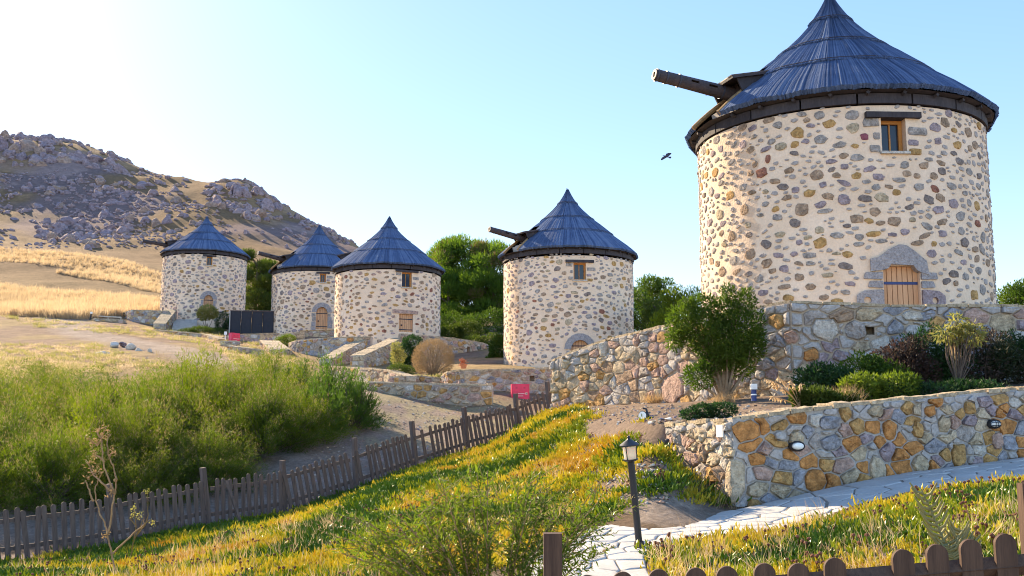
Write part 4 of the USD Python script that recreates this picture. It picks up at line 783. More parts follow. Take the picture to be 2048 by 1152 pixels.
SH = [('feathery green shrub at the left edge, behind the leftmost fence post', 15, 24.6, 1.0, 0), ('feathery shrub behind the tall dry thistle', 205, 25.0, 1.0, 1), ('dark green feathery shrub behind the fence post right of the thistle', 385, 25.6, .95, 2),
      ('dark shaded shrub over the middle fence posts', 535, 27.0, .85, 0), ('shrub in the second row at the left edge, pale tips', 60, 28.6, 1.1, 2), ('shrub in the second row above the tall dry thistle', 240, 29.0, 1.15, 0),
      ('sunlit yellowish shrub in the middle of the shrub mass', 395, 29.5, 1.1, 1), ('shrub in the second row beside the oleander', 540, 30.0, 1.05, 2), ('back row shrub at the far left edge below the dirt track', 10, 34.0, 1.1, 1), ('deep green back row shrub standing tallest by the track bend', 105, 35.5, 1.2, 0),
      ('back row shrub at the near end of the dirt track', 250, 34.5, 1.05, 2), ('back row shrub below the track gravel', 350, 35.0, 1.0, 0), ('back row shrub with a tan plume below the planter walls', 455, 35.5, 1.05, 1), ('back row shrub below the walled yard', 560, 35.5, 1.05, 2), ('shrub low behind the fence between the thistle and the dark shrub', 300, 24.6, .85, 2), ('shrub at the right front of the mass, just left of the oleander shade', 610, 27.6, .8, 1), ('middle shrub half hidden between first and second rows', 330, 27.2, 1.0, 0), ('shrub in the gap behind the dark shaded shrub', 470, 28.3, 1.0, 1), ('front shrub touching the fence at the left edge', -10, 22.3, .85, 1), ('front shrub touching the fence left of the thistle', 120, 22.6, .8, 0), ('front shrub touching the fence right of the thistle', 300, 23.2, .75, 2), ('low front shrub by the fence post under the dark shrub', 425, 24.4, .7, 0), ('third row shrub above the leftmost shrubs', 150, 31.8, 1.1, 2), ('third row shrub in the middle of the mass', 420, 32.2, 1.1, 0), ('third row shrub left of the oleanders', 530, 33.0, 1.0, 1), ('third row shrub at the far left edge', -30, 31.0, 1.1, 0), ('third row shrub behind the sunlit yellowish one', 320, 31.8, 1.05, 1)]
protos = {}
for i, (lab, px, Y, s, kd) in enumerate(SH):
    loc = spot(px, Y, -.1); rz = i * 1.7; sc = (s * 1.15, s * 1.15, s * (.72 if Y > 33 else .84 if Y > 30.5 else 1) * (1 + .16 * math.sin(i * 2.4)))
    if kd not in protos:
        lv, pl, b = feather(60 + kd, n=(17000, 15000, 17000)[kd]); protos[kd] = t = thing('feathery_shrub', lab, 'shrub', 'feathery shrubs behind the picket fence', loc, rz, sc)
        part(t, 'foliage', lv, M[('leaf_feather', 'leaf_olive', 'leaf_feather_pale')[kd]]); part(t, 'plumes', pl, M['plume']); part(t, 'stems', b, M['bark'])
    else: copy_of(protos[kd], 'feathery_shrub', lab, loc, rz, sc, 'shrub', 'feathery shrubs behind the picket fence')
ol = None
for lab, px, Y, s in (('tall lush oleander with long leaves at the right end of the shrub mass', 668, 30.2, 1.0), ('oleander bush left of the tallest oleander, below the curved wall', 595, 32.0, .85), ('low oleander shoots spilling onto the dirt lot', 712, 29.0, .85), ('oleander in front of the tallest one, its foot in the shade', 640, 28.2, .85), ('oleander at the lower left behind the leftmost fence', 75, 23.4, .62)):
    loc = spot(px, Y, -.1)
    if ol is None:
        lv, _, b = oleander(71); ol = thing('oleander', lab, 'oleander', 'oleanders among the shrubs', loc, .4, s); part(ol, 'foliage', lv, M['leaf_oleander']); part(ol, 'stems', b, M['bark'])
    else: copy_of(ol, 'oleander', lab, loc, px, s, 'oleander', 'oleanders among the shrubs')

# --- pines and other trees
def tree(name, label, px, Y, top, width, base=None, leaf='leaf_pine', seed=1, n=15000, L=.36, W=.06, cat='pine tree', clumps=34, low=.25, group='trees behind the windmills', trunk=.16, dry=0.0, up=1.0):
    rng = np.random.default_rng(seed); x = (px - 1024) / F * Y; z0 = gz(x, Y) if base is None else base; h = zat(px, top, Y) - z0; w = width / F * Y / 2
    t = thing(name, label, cat, group, (x, Y, z0 - .1)); b = MB(); lean = rng.normal(size=2) * .06 * h; tr = [np.array([0, 0, 0]), np.array([lean[0] * .4, lean[1] * .4, h * .4]), np.array([lean[0], lean[1], h * .85])]; b.tube(tr, [trunk, trunk * .75, trunk * .25], 7); tk = part(t, 'trunk', b, M['bark'])
    lobes = []
    for q in range(clumps):
        f = rng.uniform(low, .93); rr = w * (1 - .75 * max(0, (f - .45) / .55) ** 1.6); a = rng.uniform(0, 6.28); q_ = rr * math.sqrt(rng.uniform(.1, 1)); c = np.array([q_ * math.cos(a) + lean[0] * f, q_ * math.sin(a) + lean[1] * f, h * f]); s = rng.uniform(.07, .155) * h * .8
        lobes.append((c, (s * 1.2, s * 1.2, s * .8)))
    lb = MB()
    for c, _ in lobes[::2]:
        o = np.array([lean[0] * .6 * c[2] / h, lean[1] * .6 * c[2] / h, max(.1 * h, c[2] - .3 * np.hypot(c[0], c[1]) - .1 * h)]); lb.tube([o, (o + c) / 2 + [0, 0, .03 * h], c], [trunk * .35, trunk * .22, .02], 4, False)
    part(t, 'limbs', lb, M['bark']); P, N = crown_points(rng, lobes, n, .35); D = N * .7 + [0, 0, up] + rng.normal(size=(n, 3)) * .5
    nd = int(n * dry)
    part(t, 'crown', blades(rng, P[nd:], D[nd:], L * rng.uniform(.6, 1.3, n - nd), W * rng.uniform(.7, 1.3, n - nd)), M[leaf])
    if nd:
        P, N = crown_points(rng, lobes[-max(3, clumps // 8):], nd, .6); part(t, 'dry_boughs', blades(rng, P, N * .7 + [0, 0, .6] + rng.normal(size=(nd, 3)) * .5, L * rng.uniform(.6, 1.3, nd), W), M['leaf_pine_dry'])
    return t
tree('pine_tree', 'slim pine showing two thin tops right behind the windmill without a shaft', 862, 82, 486, 95, seed=3, clumps=34, n=13000, low=.08)
tree('pine_tree', 'large bright green pine in the middle of the grove between two windmills', 935, 80, 472, 165, seed=4, n=23000, clumps=76, dry=.05, low=.06)
tree('pine_tree', 'pine with a browned bough, touching the left eave of the tall windmill', 990, 77, 474, 130, seed=5, n=18000, clumps=60, dry=.14, low=.06)
tree('pine_tree', 'shaded pine low in the grove beside the windmill without a shaft', 890, 77, 530, 120, seed=6, n=15000, low=.05, clumps=46)
tree('pine_tree', 'yellow green pine behind the two far windmills', 508, 92, 498, 115, seed=7, n=19000, low=.04, leaf='leaf_hedge', clumps=56)
tree('pine_tree', 'dark pine between the two far windmills, right of the yellow green one', 545, 95, 540, 90, seed=8, n=12000, low=.05, leaf='leaf_pine')
tree('broad_tree', 'green rounded tree at the right side of the tall windmill', 1308, 62, 554, 150, seed=9, n=24000, low=.03, clumps=50, leaf='leaf_myrtle', cat='tree', L=.16, W=.06)
tree('broad_tree', 'bright green tree rising over the end of the high platform wall', 1330, 48, 586, 90, seed=10, n=12000, low=.06, leaf='leaf_hedge', cat='tree', L=.14, W=.05)
tree('broad_tree', 'thin leaved twiggy tree against the sky left of the largest windmill', 1392, 44, 556, 95, seed=12, n=5200, low=.1, leaf='leaf_weed', cat='tree', L=.13, W=.03, clumps=26, trunk=.08)
tree('broad_tree', 'leafy olive tree right behind the big bush on the platform wall', 1366, 43, 572, 90, seed=16, n=9000, low=.04, leaf='leaf_olive', cat='tree', L=.14, W=.05)
tree('broad_tree', 'dark green tree between the tall windmill and the big wall bush', 1278, 66, 575, 60, seed=13, n=9000, low=.05, leaf='leaf_dark', cat='tree', L=.16, W=.06)
tree('broad_tree', 'dark tree at the right edge behind the largest windmill', 2035, 46, 562, 100, seed=14, n=14000, low=.08, leaf='leaf_myrtle', cat='tree', L=.15, W=.05)
tree('broad_tree', 'small tree peeping out by the right flank of the largest windmill', 1992, 50, 585, 50, seed=15, n=6000, low=.08, leaf='leaf_dark', cat='tree', L=.15, W=.05)

def bush(name, label, px, Y, lobes, leaf, n, L, W, seed, base=None, cat='shrub', trunk=None, group=None, up=.5, spread=.7, shell=.5, bark='bark', extra=None):
    """lobes: (dx, dz, rx, rz) in metres from the foot"""
    rng = np.random.default_rng(seed); loc = spot(px, Y) if base is None else (((px - 1024) / F * Y), Y, zat(px, base, Y)); t = thing(name, label, cat, group, loc)
    lb = [(np.array([dx, rng.uniform(-.1, .1) * rx, dz]), (rx, rx * .9, rz)) for dx, dz, rx, rz in lobes]; part(t, 'foliage', bush_mesh(rng, lb, n, L, W, up, spread, shell), M[leaf])
    b = MB(); r0 = trunk or .02
    for c, r in lb: stems(b, rng, np.array([0, 0, 0.]), [c + dirs(rng, 1)[0] * np.array(r) * .5 for _ in range(1 if trunk else 5)], r0 * .6, .006)
    if trunk: b.tube([[0, 0, -.05], [.03, 0, .25], [.0, .02, .55]], [trunk * 1.5, trunk * 1.1, trunk * .7], 8)
    part(t, 'stems', b, M[bark])
    if extra: extra(t, rng)
    return t
def twiggy(t, rng):
    P = rng.normal(size=(220, 3)) * [.16, .12, .1] + [0.1, -.05, .12]; part(t, 'dead_twigs', blades(rng, P, rng.normal(size=(220, 3)) + [.2, 0, .6], rng.uniform(.12, .3, 220), .006), M['dry_twig'])
bush('wall_bush', 'big leafy green bush with a pale trunk in front of the high platform wall', 1446, 18.2, [(-.40, 1.30, .50, .42), (.36, 1.28, .46, .55), (.0, 1.05, .55, .4), (-.68, 1.40, .34, .36), (.42, 1.82, .20, .22), (-.42, .46, .32, .26), (-.12, .74, .34, .26), (-.34, 1.74, .26, .2), (.05, 1.62, .3, .28), (.58, 1.0, .22, .3), (-.85, 1.1, .18, .2), (.12, 1.95, .14, .16), (-.6, 1.72, .16, .16), (.1, .82, .42, .28), (.3, .62, .26, .22)], 'leaf_myrtle', 18000, .075, .026, 21, trunk=.07, cat='bush', base=805, shell=.3, bark='bark_pale', extra=twiggy)
for i, (lab, px, Y, lb, leaf, py) in enumerate([
    ('low dark green shrub against the platform wall, right of the wild oats', 1640, 16.4, [(0, .3, .5, .32), (.35, .25, .4, .3)], 'leaf_dark', 805), ('green shrub with lit leaf tips above the dry grass tuft', 1725, 16.6, [(0, .35, .5, .4), (.4, .3, .4, .35)], 'leaf_myrtle', 800),
    ('purple leaved shrub in the middle of the wall bed', 1800, 16.9, [(0, .55, .5, .4), (.3, .4, .4, .35)], 'leaf_purple', 798), ('tall dark shrub behind the pale stalk plant', 1865, 17.1, [(0, .65, .6, .55), (.4, .4, .4, .4)], 'leaf_dark', 792),
    ('dark purple shrub right of the pale stalk plant', 1968, 17.0, [(0, .55, .6, .5), (.4, .4, .5, .4)], 'leaf_purple', 785), ('dark green shrub at the right edge of the wall bed', 2040, 17.2, [(0, .5, .5, .42), (.5, .6, .5, .5)], 'leaf_dark', 780),
    ('sprawling low green plant along the top of the garden wall', 1840, 15.7, [(-.4, .12, .4, .14), (.2, .12, .5, .14), (.8, .14, .5, .16)], 'leaf_dark', 800), ('low bush of glossy lit leaves at the wall edge beside the dry grass', 1632, 15.1, [(0, .14, .30, .17), (.2, .1, .25, .14)], 'leaf_hedge', 818), ('olive leafy stems leaning over the garden wall', 1755, 15.6, [(-.25, .2, .35, .25), (.25, .22, .35, .25)], 'leaf_weed', 806)]):
    lb = lb + [(dx + .28 * math.sin(7 * i + 3 * k), dz * (1.25 + .3 * math.cos(5 * i + k)), rx * .42, rz * .55) for k, (dx, dz, rx, rz) in enumerate(lb * 2)]; bush('bed_shrub', lab, px, Y, lb, leaf, 4600, .075, .026, 30 + i, base=py, spread=1.0, group='shrubs in the bed above the garden wall')
bush('creeping_shrub', 'dark creeping shrub on the bank behind the corner of the garden wall', 1420, 14.9, [(-.1, .1, .22, .11), (.15, .1, .26, .13), (-.3, .05, .18, .07)], 'leaf_dark', 2600, .045, .02, 41, base=836)
def pale(t, rng):
    b = MB(); [b.tube([[0, 0, 0], [dx * .5, 0, .45], [dx, 0, .85 + .1 * rng.random()]], [.012, .01, .006], 5) for dx in (-.10, -.02, .06, .13)]; part(t, 'stalk', b, M['dry_straw'])
bush('stalk_plant', 'pale yellow leaved plant on bare stalks, lit against the shaded wall', 1912, 16.3, [(-.16, .86, .16, .12), (.26, .84, .2, .16), (.05, 1.05, .13, .12), (-.02, .80, .12, .14), (.12, .92, .14, .1), (.30, .98, .10, .08)], 'leaf_pale', 620, .10, .034, 43, base=775, up=-.6, extra=pale)
# round dry bush, trimmed bush, shrub by the stairs, hedge, citrus, groundcover
rng = np.random.default_rng(50); x, y, z = on(866, 41.5, 757); t = thing('dry_ball_bush', 'round spiky brown dry bush in front of the curved wall', 'bush', None, (x, y, z)); d = dirs(rng, 9000, -.75, 1); r = .84 * (.55 + .45 * rng.random(9000) ** .5)
part(t, 'twigs', blades(rng, d * r[:, None] * [1, 1, .95] + [0, 0, .78], d + rng.normal(size=(9000, 3)) * .55, rng.uniform(.06, .14, 9000), .012), M['dry_twig']); b = MB(); [b.tube([[0, 0, 0], q * .4 + [0, 0, .5], q * .8 + [0, 0, .78]], [.02, .012, .005], 4, False) for q in dirs(rng, 60, -.3, 1)]; part(t, 'stems', b, M['bark_pale'])
bush('trimmed_bush', 'small rounded bright green bush hanging over the low planter wall', 797, 39.0, [(0, .38, .45, .34), (-.15, .15, .32, .28), (.35, .4, .3, .22)], 'leaf_hedge', 6000, .05, .02, 51, base=764)
bush('flowering_shrub', 'dark green shrub with pale blossoms beside the right stair buttress', 812, 48.5, [(0, .9, .6, .55), (.3, 1.4, .5, .4), (-.35, .6, .45, .45), (.5, .5, .5, .5)], 'leaf_dark', 6000, .10, .04, 52, base=745)
bush('flowering_shrub', 'pale leaved low shrub left of the round dry bush', 797, 46.0, [(0, .5, .35, .4), (-.1, .9, .25, .25)], 'leaf_pale', 1500, .09, .035, 53, base=735)
for i, (lab, px, Y, lb) in enumerate([('broad green hedge bush over the right arm of the curved wall', 985, 62, [(0, .8, 1.1, .75), (-1.1, .9, .9, .6), (.7, .5, .9, .6)]), ('hedge bush under the pines behind the curved wall', 935, 66, [(0, .9, 1.1, .7), (-1, .7, .9, .6)]), ('dark undergrowth bush beneath the pines, right of the windmill without a shaft', 905, 72, [(0, 1.0, 1.3, 1.1), (-1.2, 1.2, 1.1, 1.0), (1.2, .8, 1.1, 1.0)]), ('dark undergrowth bush beneath the pines, left of the tall windmill', 985, 71, [(0, 1.2, 1.3, 1.2), (-1.2, 1.0, 1.1, 1.1), (1.0, 1.3, 1.0, 1.1)]), ('hanging dark hedge bush against the foot of the tall windmill', 998, 55, [(0, .9, .55, 1.0), (-.3, .2, .5, .7)])]):
    bush('hedge_bush', lab, px, Y, lb, 'leaf_hedge' if i < 2 else 'leaf_myrtle', 7000, .13, .05, 55 + i, base=(718, 690, 682, 684, 738)[i], group='hedge bushes below the pines')
bush('citrus_tree', 'small round citrus tree with yellow green leaves before the far stairs', 411, 74.5, [(0, 1.35, .72, .6), (-.35, 1.2, .45, .45), (.4, 1.3, .42, .42)], 'leaf_pale', 2600, .13, .06, 58, base=662, cat='tree', trunk=.05)
bush('ground_cover', 'dark green mound of clipped groundcover under the small citrus tree', 400, 72.5, [(-.9, .1, .8, .32), (0, .2, .9, .4), (1.0, .1, .9, .3)], 'leaf_hedge', 7000, .08, .04, 59, base=668, cat='groundcover')
bush('ivy_mass', 'dark leafy shrub at the wall between the citrus tree and the black screen', 445, 77.0, [(0, .6, .7, .9), (.5, .3, .6, .7)], 'leaf_dark', 4500, .10, .05, 61, base=662)
bush('yard_shrub', 'olive shrub growing over the sloping yard wall', 563, 62.5, [(0, .4, .5, .5), (.4, .6, .5, .4)], 'leaf_weed', 3000, .09, .03, 62, base=700)

# --- the big leafy weed of the foreground
rng = np.random.default_rng(80); t = thing('tall_weed', 'tall sprawling leafy green weed in front of the footpath', 'weed', None, spot(985, 7.6, -.05)); lv, sp, sb = [], [], MB()
for q in range(60):
    a = rng.uniform(-1, .72); tip = np.array([a * 1.15 + rng.normal() * .08, rng.uniform(-.5, .5), rng.uniform(.6, 1.22) * (1 - .30 * abs(a))]); root = np.array([a * .32, rng.uniform(-.2, .2), 0]); m = root * .5 + tip * .5 + [-.04 * a, 0, .12]; ts = np.linspace(.25, 1, 70); crv = lambda q_: ((1 - q_) ** 2)[:, None] * root + (2 * q_ * (1 - q_))[:, None] * m + (q_ ** 2)[:, None] * tip
    sb.tube(crv(np.linspace(0, 1, 6)), np.linspace(.007, .0025, 6), 4, False); P = crv(ts) + rng.normal(size=(70, 3)) * .012; D = rng.normal(size=(70, 3)) + (tip - root) * .7
    lv.append((P, D, rng.uniform(.04, .085, 70)))
    for w in range(5):
        p0 = crv(np.array([rng.uniform(.35, .9)]))[0]; dd = nrm(rng.normal(size=3) * [1, .8, .5] + (tip - root) * .6 + [0, 0, .25]); ln = rng.uniform(.14, .34); sb.tube([p0, p0 + dd * ln], [.0028, .0015], 3, False); P = p0 + dd * (np.linspace(.15, 1, 22) * ln)[:, None] + rng.normal(size=(22, 3)) * .008; lv.append((P, rng.normal(size=(22, 3)) + dd * .8, rng.uniform(.025, .055, 22)))
    if q % 2: P = tip + (tip - m) * np.linspace(-.15, .35, 40)[:, None] + rng.normal(size=(40, 3)) * .006; sp.append(P)
P = np.vstack([a for a, _, _ in lv]); D = np.vstack([a for _, a, _ in lv]); LL = np.concatenate([a for _, _, a in lv]); part(t, 'foliage', blades(rng, P, D, LL, LL * .24), M['leaf_weed']); part(t, 'stems', sb, M['stalk']); P = np.vstack(sp); part(t, 'seed_spikes', blades(rng, P, rng.normal(size=P.shape), .016, .008), M['plume'])
# --- tall dry thistle and its small neighbour
def twig(t, name, lines, Y, rng, r=.006, mat='stalk'):
    b = MB(); o = np.array(stage.GetPrimAtPath(t).GetAttribute('xformOp:translate').Get())
    for ln in lines:
        p = at(*np.array([(a, c) for a, c in ln], float).T, Y) - o; p[:, 1] += np.cumsum(rng.normal(size=len(p)) * .02); k = np.linspace(0, len(p) - 1, len(p) * 4 - 3); q = np.stack([np.interp(k, np.arange(len(p)), p[:, i]) for i in range(3)], 1) + rng.normal(size=(len(k), 3)) * .004
        b.tube(q, np.linspace(r, r * .45, len(q)), 5)
    part(t, name, b, M[mat], True); return o
YT, YS = (float(q) for q in ground_at(np.array([231., 262.]), np.array([1156., 1112.]))[0][:, 1]); YS = min(YS, 15.5)
rng = np.random.default_rng(81); t = thing('dry_thistle', 'tall dry branching thistle stem in front of the fence at the left', 'thistle', None, on(231, YT, 1158))
big = [[(231, 1158), (222, 1108), (214, 1071), (208, 1045), (196, 1025), (188, 1002), (186, 975), (190, 962), (199, 944)], [(214, 1071), (219, 1045), (224, 1010), (228, 987), (231, 959), (225, 935), (218, 916), (215, 890), (216, 868)], [(228, 987), (218, 960), (210, 935), (207, 905), (204, 875), (208, 862)], [(187, 1002), (180, 980), (173, 962)],
       [(228, 987), (205, 965), (190, 950), (183, 940), (179, 926)], [(208, 924), (195, 912), (188, 908)], [(204, 880), (193, 890), (183, 885), (177, 876)], [(204, 876), (196, 866), (200, 858)], [(218, 914), (222, 905)], [(224, 1108), (250, 1085), (276, 1060), (292, 1048), (290, 1035)], [(231, 962), (233, 950), (235, 962)]]
o = twig(t, 'stem', big, YT, rng, .0014 * YT * .75); k = 260; ends = at(*np.array([(204, 873), (216, 868), (199, 944), (178, 926), (173, 962), (188, 908), (177, 876), (200, 858), (222, 987), (212, 1072), (190, 884), (225, 900), (186, 948)], float).T, YT) - o; P = ends[rng.integers(0, len(ends), k)] + rng.normal(size=(k, 3)) * .028; part(t, 'seed_heads', blades(rng, P, rng.normal(size=(k, 3)), .05, .017), M['dry_twig'], kind='stuff')
t = thing('dry_thistle', 'short dry weed with curled tips beside the tall thistle', 'thistle', None, on(262, YS, 1112))
o = twig(t, 'stem', [[(262, 1110), (268, 1080), (272, 1045), (270, 1025), (268, 1015)], [(268, 1080), (280, 1055), (285, 1040), (278, 1030)], [(270, 1075), (290, 1050), (297, 1030), (294, 985)], [(288, 1052), (300, 1040), (304, 1046)], [(271, 1050), (264, 1040), (266, 1030)]], YS, rng, .009, 'plume'); ends = at(*np.array([(268, 1015), (278, 1030), (294, 983), (304, 1046), (266, 1030)], float).T, YS) - o; P = ends[rng.integers(0, 5, 130)] + rng.normal(size=(130, 3)) * .022; part(t, 'seed_heads', blades(rng, P, rng.normal(size=(130, 3)), .035, .013), M['leaf_pale'], kind='stuff')
# --- grey green feathered succulent on the hump
rng = np.random.default_rng(82); t = thing('feathered_succulent', 'pale green plant of curling feather like shoots behind the near fence', 'succulent', None, on(1925, 7.0, 1168)); b = MB()
for ax in (np.array([-.24, .0, .62]), np.array([.02, .05, .36]), np.array([-.10, -.05, .26])):
    n = 30
    for q in range(n):
        f = .12 + .86 * q / n; p0 = ax * f; sd = -1 if q % 2 else 1; ln = .20 * (1 - .55 * f) * rng.uniform(.75, 1.15); dx = nrm(np.array([sd * .9, rng.normal() * .35, .15]) + nrm(ax) * .45)
        b.tube([p0, p0 + dx * ln * .5 + [0, 0, -.012], p0 + dx * ln + [0, 0, .03]], [.0115, .0105, .005], 5)
    b.tube([[0, 0, -.05], ax * .5, ax], [.011, .010, .006], 5)
part(t, 'shoots', b, leafmat('succulent', [(.28, .27, .12), (.38, .35, .18), (.48, .44, .26)], .3), True)
# --- wild oats and dry tufts on the bed
rng = np.random.default_rng(83); t = thing('wild_oats', 'arching dry wild oat stalks before the shaded platform wall', 'grass', None, on(1600, 15.0, 816)); b = MB(); P = []
for tx, tz in ((-.52, .42), (-.42, .34), (-.30, .44), (-.14, .40), (-.46, .16), (.02, .36)):
    tip = np.array([tx, rng.normal() * .05, tz]); m = np.array([tx * .35, 0, tz * .85]); q = np.linspace(0, 1, 9)[:, None]; c = (2 * q * (1 - q)) * m + q ** 2 * tip; b.tube(c, np.linspace(.008, .004, 9), 4, False); k = rng.uniform(.55, 1, 26)[:, None]; P.append((2 * k * (1 - k)) * m + k ** 2 * tip)
P = np.vstack(P); part(t, 'stalks', b, M['dry_straw']); part(t, 'spikelets', blades(rng, P, rng.normal(size=P.shape) * .4 + [-.2, 0, -1], .065, .024), M['dry_straw'])
def tuft(rng, n, L, W, spread=.5, rad=.06, droop=.3): P = rng.normal(size=(n, 3)) * [rad, rad, 0]; return straws(rng, P, rng.normal(size=(n, 3)) * [spread, spread, .1] + [0, 0, 1], L * rng.uniform(.5, 1.2, n), W, droop)
for lab, px, Y, py, L in (('spiky golden dry grass tuft on the edge of the garden wall', 1694, 15.2, 812, .34), ('small dry grass tuft at the foot of the wall bush', 1448, 17.6, 806, .22), ('dry reddish tuft beside the large pink stone of the platform wall', 1305, 21.6, 806, .25)):
    rng = np.random.default_rng(px); solo_t = thing('grass_tuft', lab, 'grass', None, on(px, Y, py)); part(solo_t, 'blades', tuft(rng, 260, L, .007, .55, .09), M['gold_grass'])

# --- ground cover by instances
def scatter(name, label, cat, protos_, P, idx, rng, smin=.7, smax=1.3, tilt=.0):
    path = numbered('/World', name); pi = UsdGeom.PointInstancer.Define(stage, path); rel = pi.CreatePrototypesRel()
    for q, (mesh, mat, sm) in enumerate(protos_): rel.AddTarget(part(path, 'clump', mesh, mat, sm))
    n = len(P); pi.CreatePositionsAttr(Vt.Vec3fArray.FromNumpy(P.astype(np.float32))); pi.CreateProtoIndicesAttr(Vt.IntArray.FromNumpy(np.asarray(idx, np.int32)))
    a = rng.uniform(0, 2 * math.pi, n) / 2; o = np.stack([rng.normal(size=n) * tilt, rng.normal(size=n) * tilt, np.sin(a), np.cos(a)], 1); o = nrm(o)
    pi.CreateOrientationsAttr(Vt.QuathArray([Gf.Quath(float(q[3]), float(q[0]), float(q[1]), float(q[2])) for q in o])); s = rng.uniform(smin, smax, n)
    pi.CreateScalesAttr(Vt.Vec3fArray.FromNumpy(np.repeat(s[:, None], 3, 1).astype(np.float32))); tag(path, label, cat, None, 'stuff'); return path
def ice(rng, n=30, rad=.15, L=.074):
    """a clump of upright three sided finger leaves"""
    b = MB(); P = rng.normal(size=(n, 2)) * rad * .55
    for x_, y_ in P:
        d = nrm(np.array([x_ * 3.2 + rng.normal() * .28, y_ * 3.2 + rng.normal() * .28, 1])); l = L * rng.uniform(.6, 1.25); w = .0085; a = rng.uniform(0, 6.28); e1 = nrm(np.cross(d, [math.cos(a), math.sin(a), .1])); e2 = np.cross(d, e1); o = np.array([x_, y_, -.01])
        tri = [e1 * math.cos(k) + e2 * math.sin(k) for k in (0, 2.1, 4.2)]; v = [o + q * w * .8 for q in tri] + [o + d * l * .5 + q * w * 1.15 + e1 * .006 for q in tri] + [o + d * l - e1 * .008]
        b.add(v, [[0, 1, 4], [0, 4, 3], [1, 2, 5], [1, 5, 4], [2, 0, 3], [2, 3, 5], [3, 4, 6], [4, 5, 6], [5, 3, 6]])
    return b
rng = np.random.default_rng(90); IC = []
for m_ in ('ice_green', 'ice_lime', 'ice_gold', 'ice_rust'): IC += [(ice(rng), M[m_], False), (ice(rng, 22), M[m_], False)]
FENCE_XY = np.array([((px - 1024) / F * Y, Y) for px, Y in ((-250, 17.0), (22, 18.5), (250, 20), (430, 21.5), (578, 23), (718, 24.3), (835, 25.6), (937, 27), (1035, 28.3), (1100, 29.2), (1160, 30.4))])
def sample(rng, x0, x1, y0, y1, dens): n = int((x1 - x0) * (y1 - y0) * dens); return rng.uniform((x0, y0), (x1, y1), (n, 2))
def in_view(P, m=60): px, py = to_px(P); return (px > -m) & (px < 2048 + m) & (py < 1152 + 160)
DIRT = [((1195, 938), (1320, 925), (1335, 1000), (1240, 1005), (1165, 985)), ((1110, 838), (1180, 822), (1440, 812), (1440, 850), (1330, 856), (1330, 905), (1290, 890), (1300, 868), (1180, 868)), ((1250, 1030), (1330, 1000), (1480, 1010), (1480, 1030), (1280, 1065))]
DIRTW = [Polygon(ground_at(*np.array(d, float).T)[0][:, :2]) for d in DIRT]
def icemask(P, xy):
    n1 = meshkit.fbm(np.stack([xy[:, 0] * 1.3, xy[:, 1] * 1.3, 0 * xy[:, 0]], -1), 3, 12); k = np.ones(len(xy), bool); pt = shapely.points(xy[:, 0], xy[:, 1])
    for d in DIRTW: k &= shapely.distance(d, pt) > .25 * (n1 - .45)
    k &= line_dist(xy[:, 0], xy[:, 1], PATH) > .60 + .46 * np.clip((xy[:, 1] - 10.2) / 1.6, 0, 1) + .3 * (n1 - .5); k &= ~((shapely.contains(BED, pt)) & (xy[:, 0] > 1.6)); return k & (n1 > .2)
def icetone(P, xy, rng, green=0.0):
    px, py = to_px(P); n2 = meshkit.fbm(np.stack([xy[:, 0] * .8, xy[:, 1] * .8, 0 * xy[:, 0]], -1), 3, 15) + rng.normal(size=len(xy)) * .06; v = n2 + green
    c = np.digitize(v, [.29, .48, .62]); return np.array([3, 2, 1, 0])[c] * 2 + rng.integers(0, 2, len(xy))
xy = sample(rng, -11.5, 2.6, 9.5, 30, 75); side = np.interp(xy[:, 0], FENCE_XY[:, 0], FENCE_XY[:, 1]); xy = xy[(side - xy[:, 1] > .25)]; P = np.column_stack([xy, ground(xy[:, 0], xy[:, 1])]); k = icemask(P, xy) & in_view(P) & (to_px(P)[1] > 780); P, xy = P[k], xy[k]; fd = np.interp(xy[:, 0], FENCE_XY[:, 0], FENCE_XY[:, 1]) - xy[:, 1]
px, py = to_px(P); green = .22 * np.clip(1 - fd / 2.2, 0, 1) + .02 - .10 * np.exp(-((px - 1130) / 180) ** 2 - ((py - 930) / 60) ** 2); scatter('ice_plant', 'yellow green ice plant carpet on the bank between fence and footpath', 'ice plant', IC, P, icetone(P, xy, rng, green), rng, .75, 1.35, .10)
xy = sample(rng, .3, 8, 6.2, 14, 70); P = np.column_stack([xy, ground(xy[:, 0], xy[:, 1])]); k = icemask(P, xy) & in_view(P) & (xy[:, 1] < np.interp(xy[:, 0], [p[0] for p in PATH[::-1]][3:], [p[1] for p in PATH[::-1]][3:])); P, xy = P[k], xy[k]; scatter('ice_plant', 'ice plant with reddish dry heads on the hump behind the near picket fence', 'ice plant', IC, P, icetone(P, xy, rng, .03), rng, .7, 1.15, .12)
def head(rng):
    b = MB()
    for _ in range(4): p = rng.normal(size=3) * [.03, .03, .015] + [0, 0, .085]; b.mesh(trimesh.Trimesh(*[np.array(q) for q in (trimesh.creation.icosphere(0).vertices * .013 * [1, 1, .8] + p, trimesh.creation.icosphere(0).faces)], process=False)); b.tube([p * [1, 1, 0], p], .003, 3, False)
    return b
M['seed_head'] = grain('seed_head', (.09, .03, .015), (.22, .09, .05), 40.0, .5, 90.0, .9, .004)
xy = np.vstack([sample(rng, .3, 7, 6.4, 12.5, 5), sample(rng, -8, 2, 9.5, 18, 2.5)]); P = np.column_stack([xy, ground(xy[:, 0], xy[:, 1])]); k = icemask(P, xy) & in_view(P); P = P[k]; scatter('dry_flower_heads', 'dark red brown dry flower heads standing among the ice plant', 'flower heads', [(head(rng), M['seed_head'], False) for _ in range(2)], P, rng.integers(0, 2, len(P)), rng, .8, 1.6, .1)
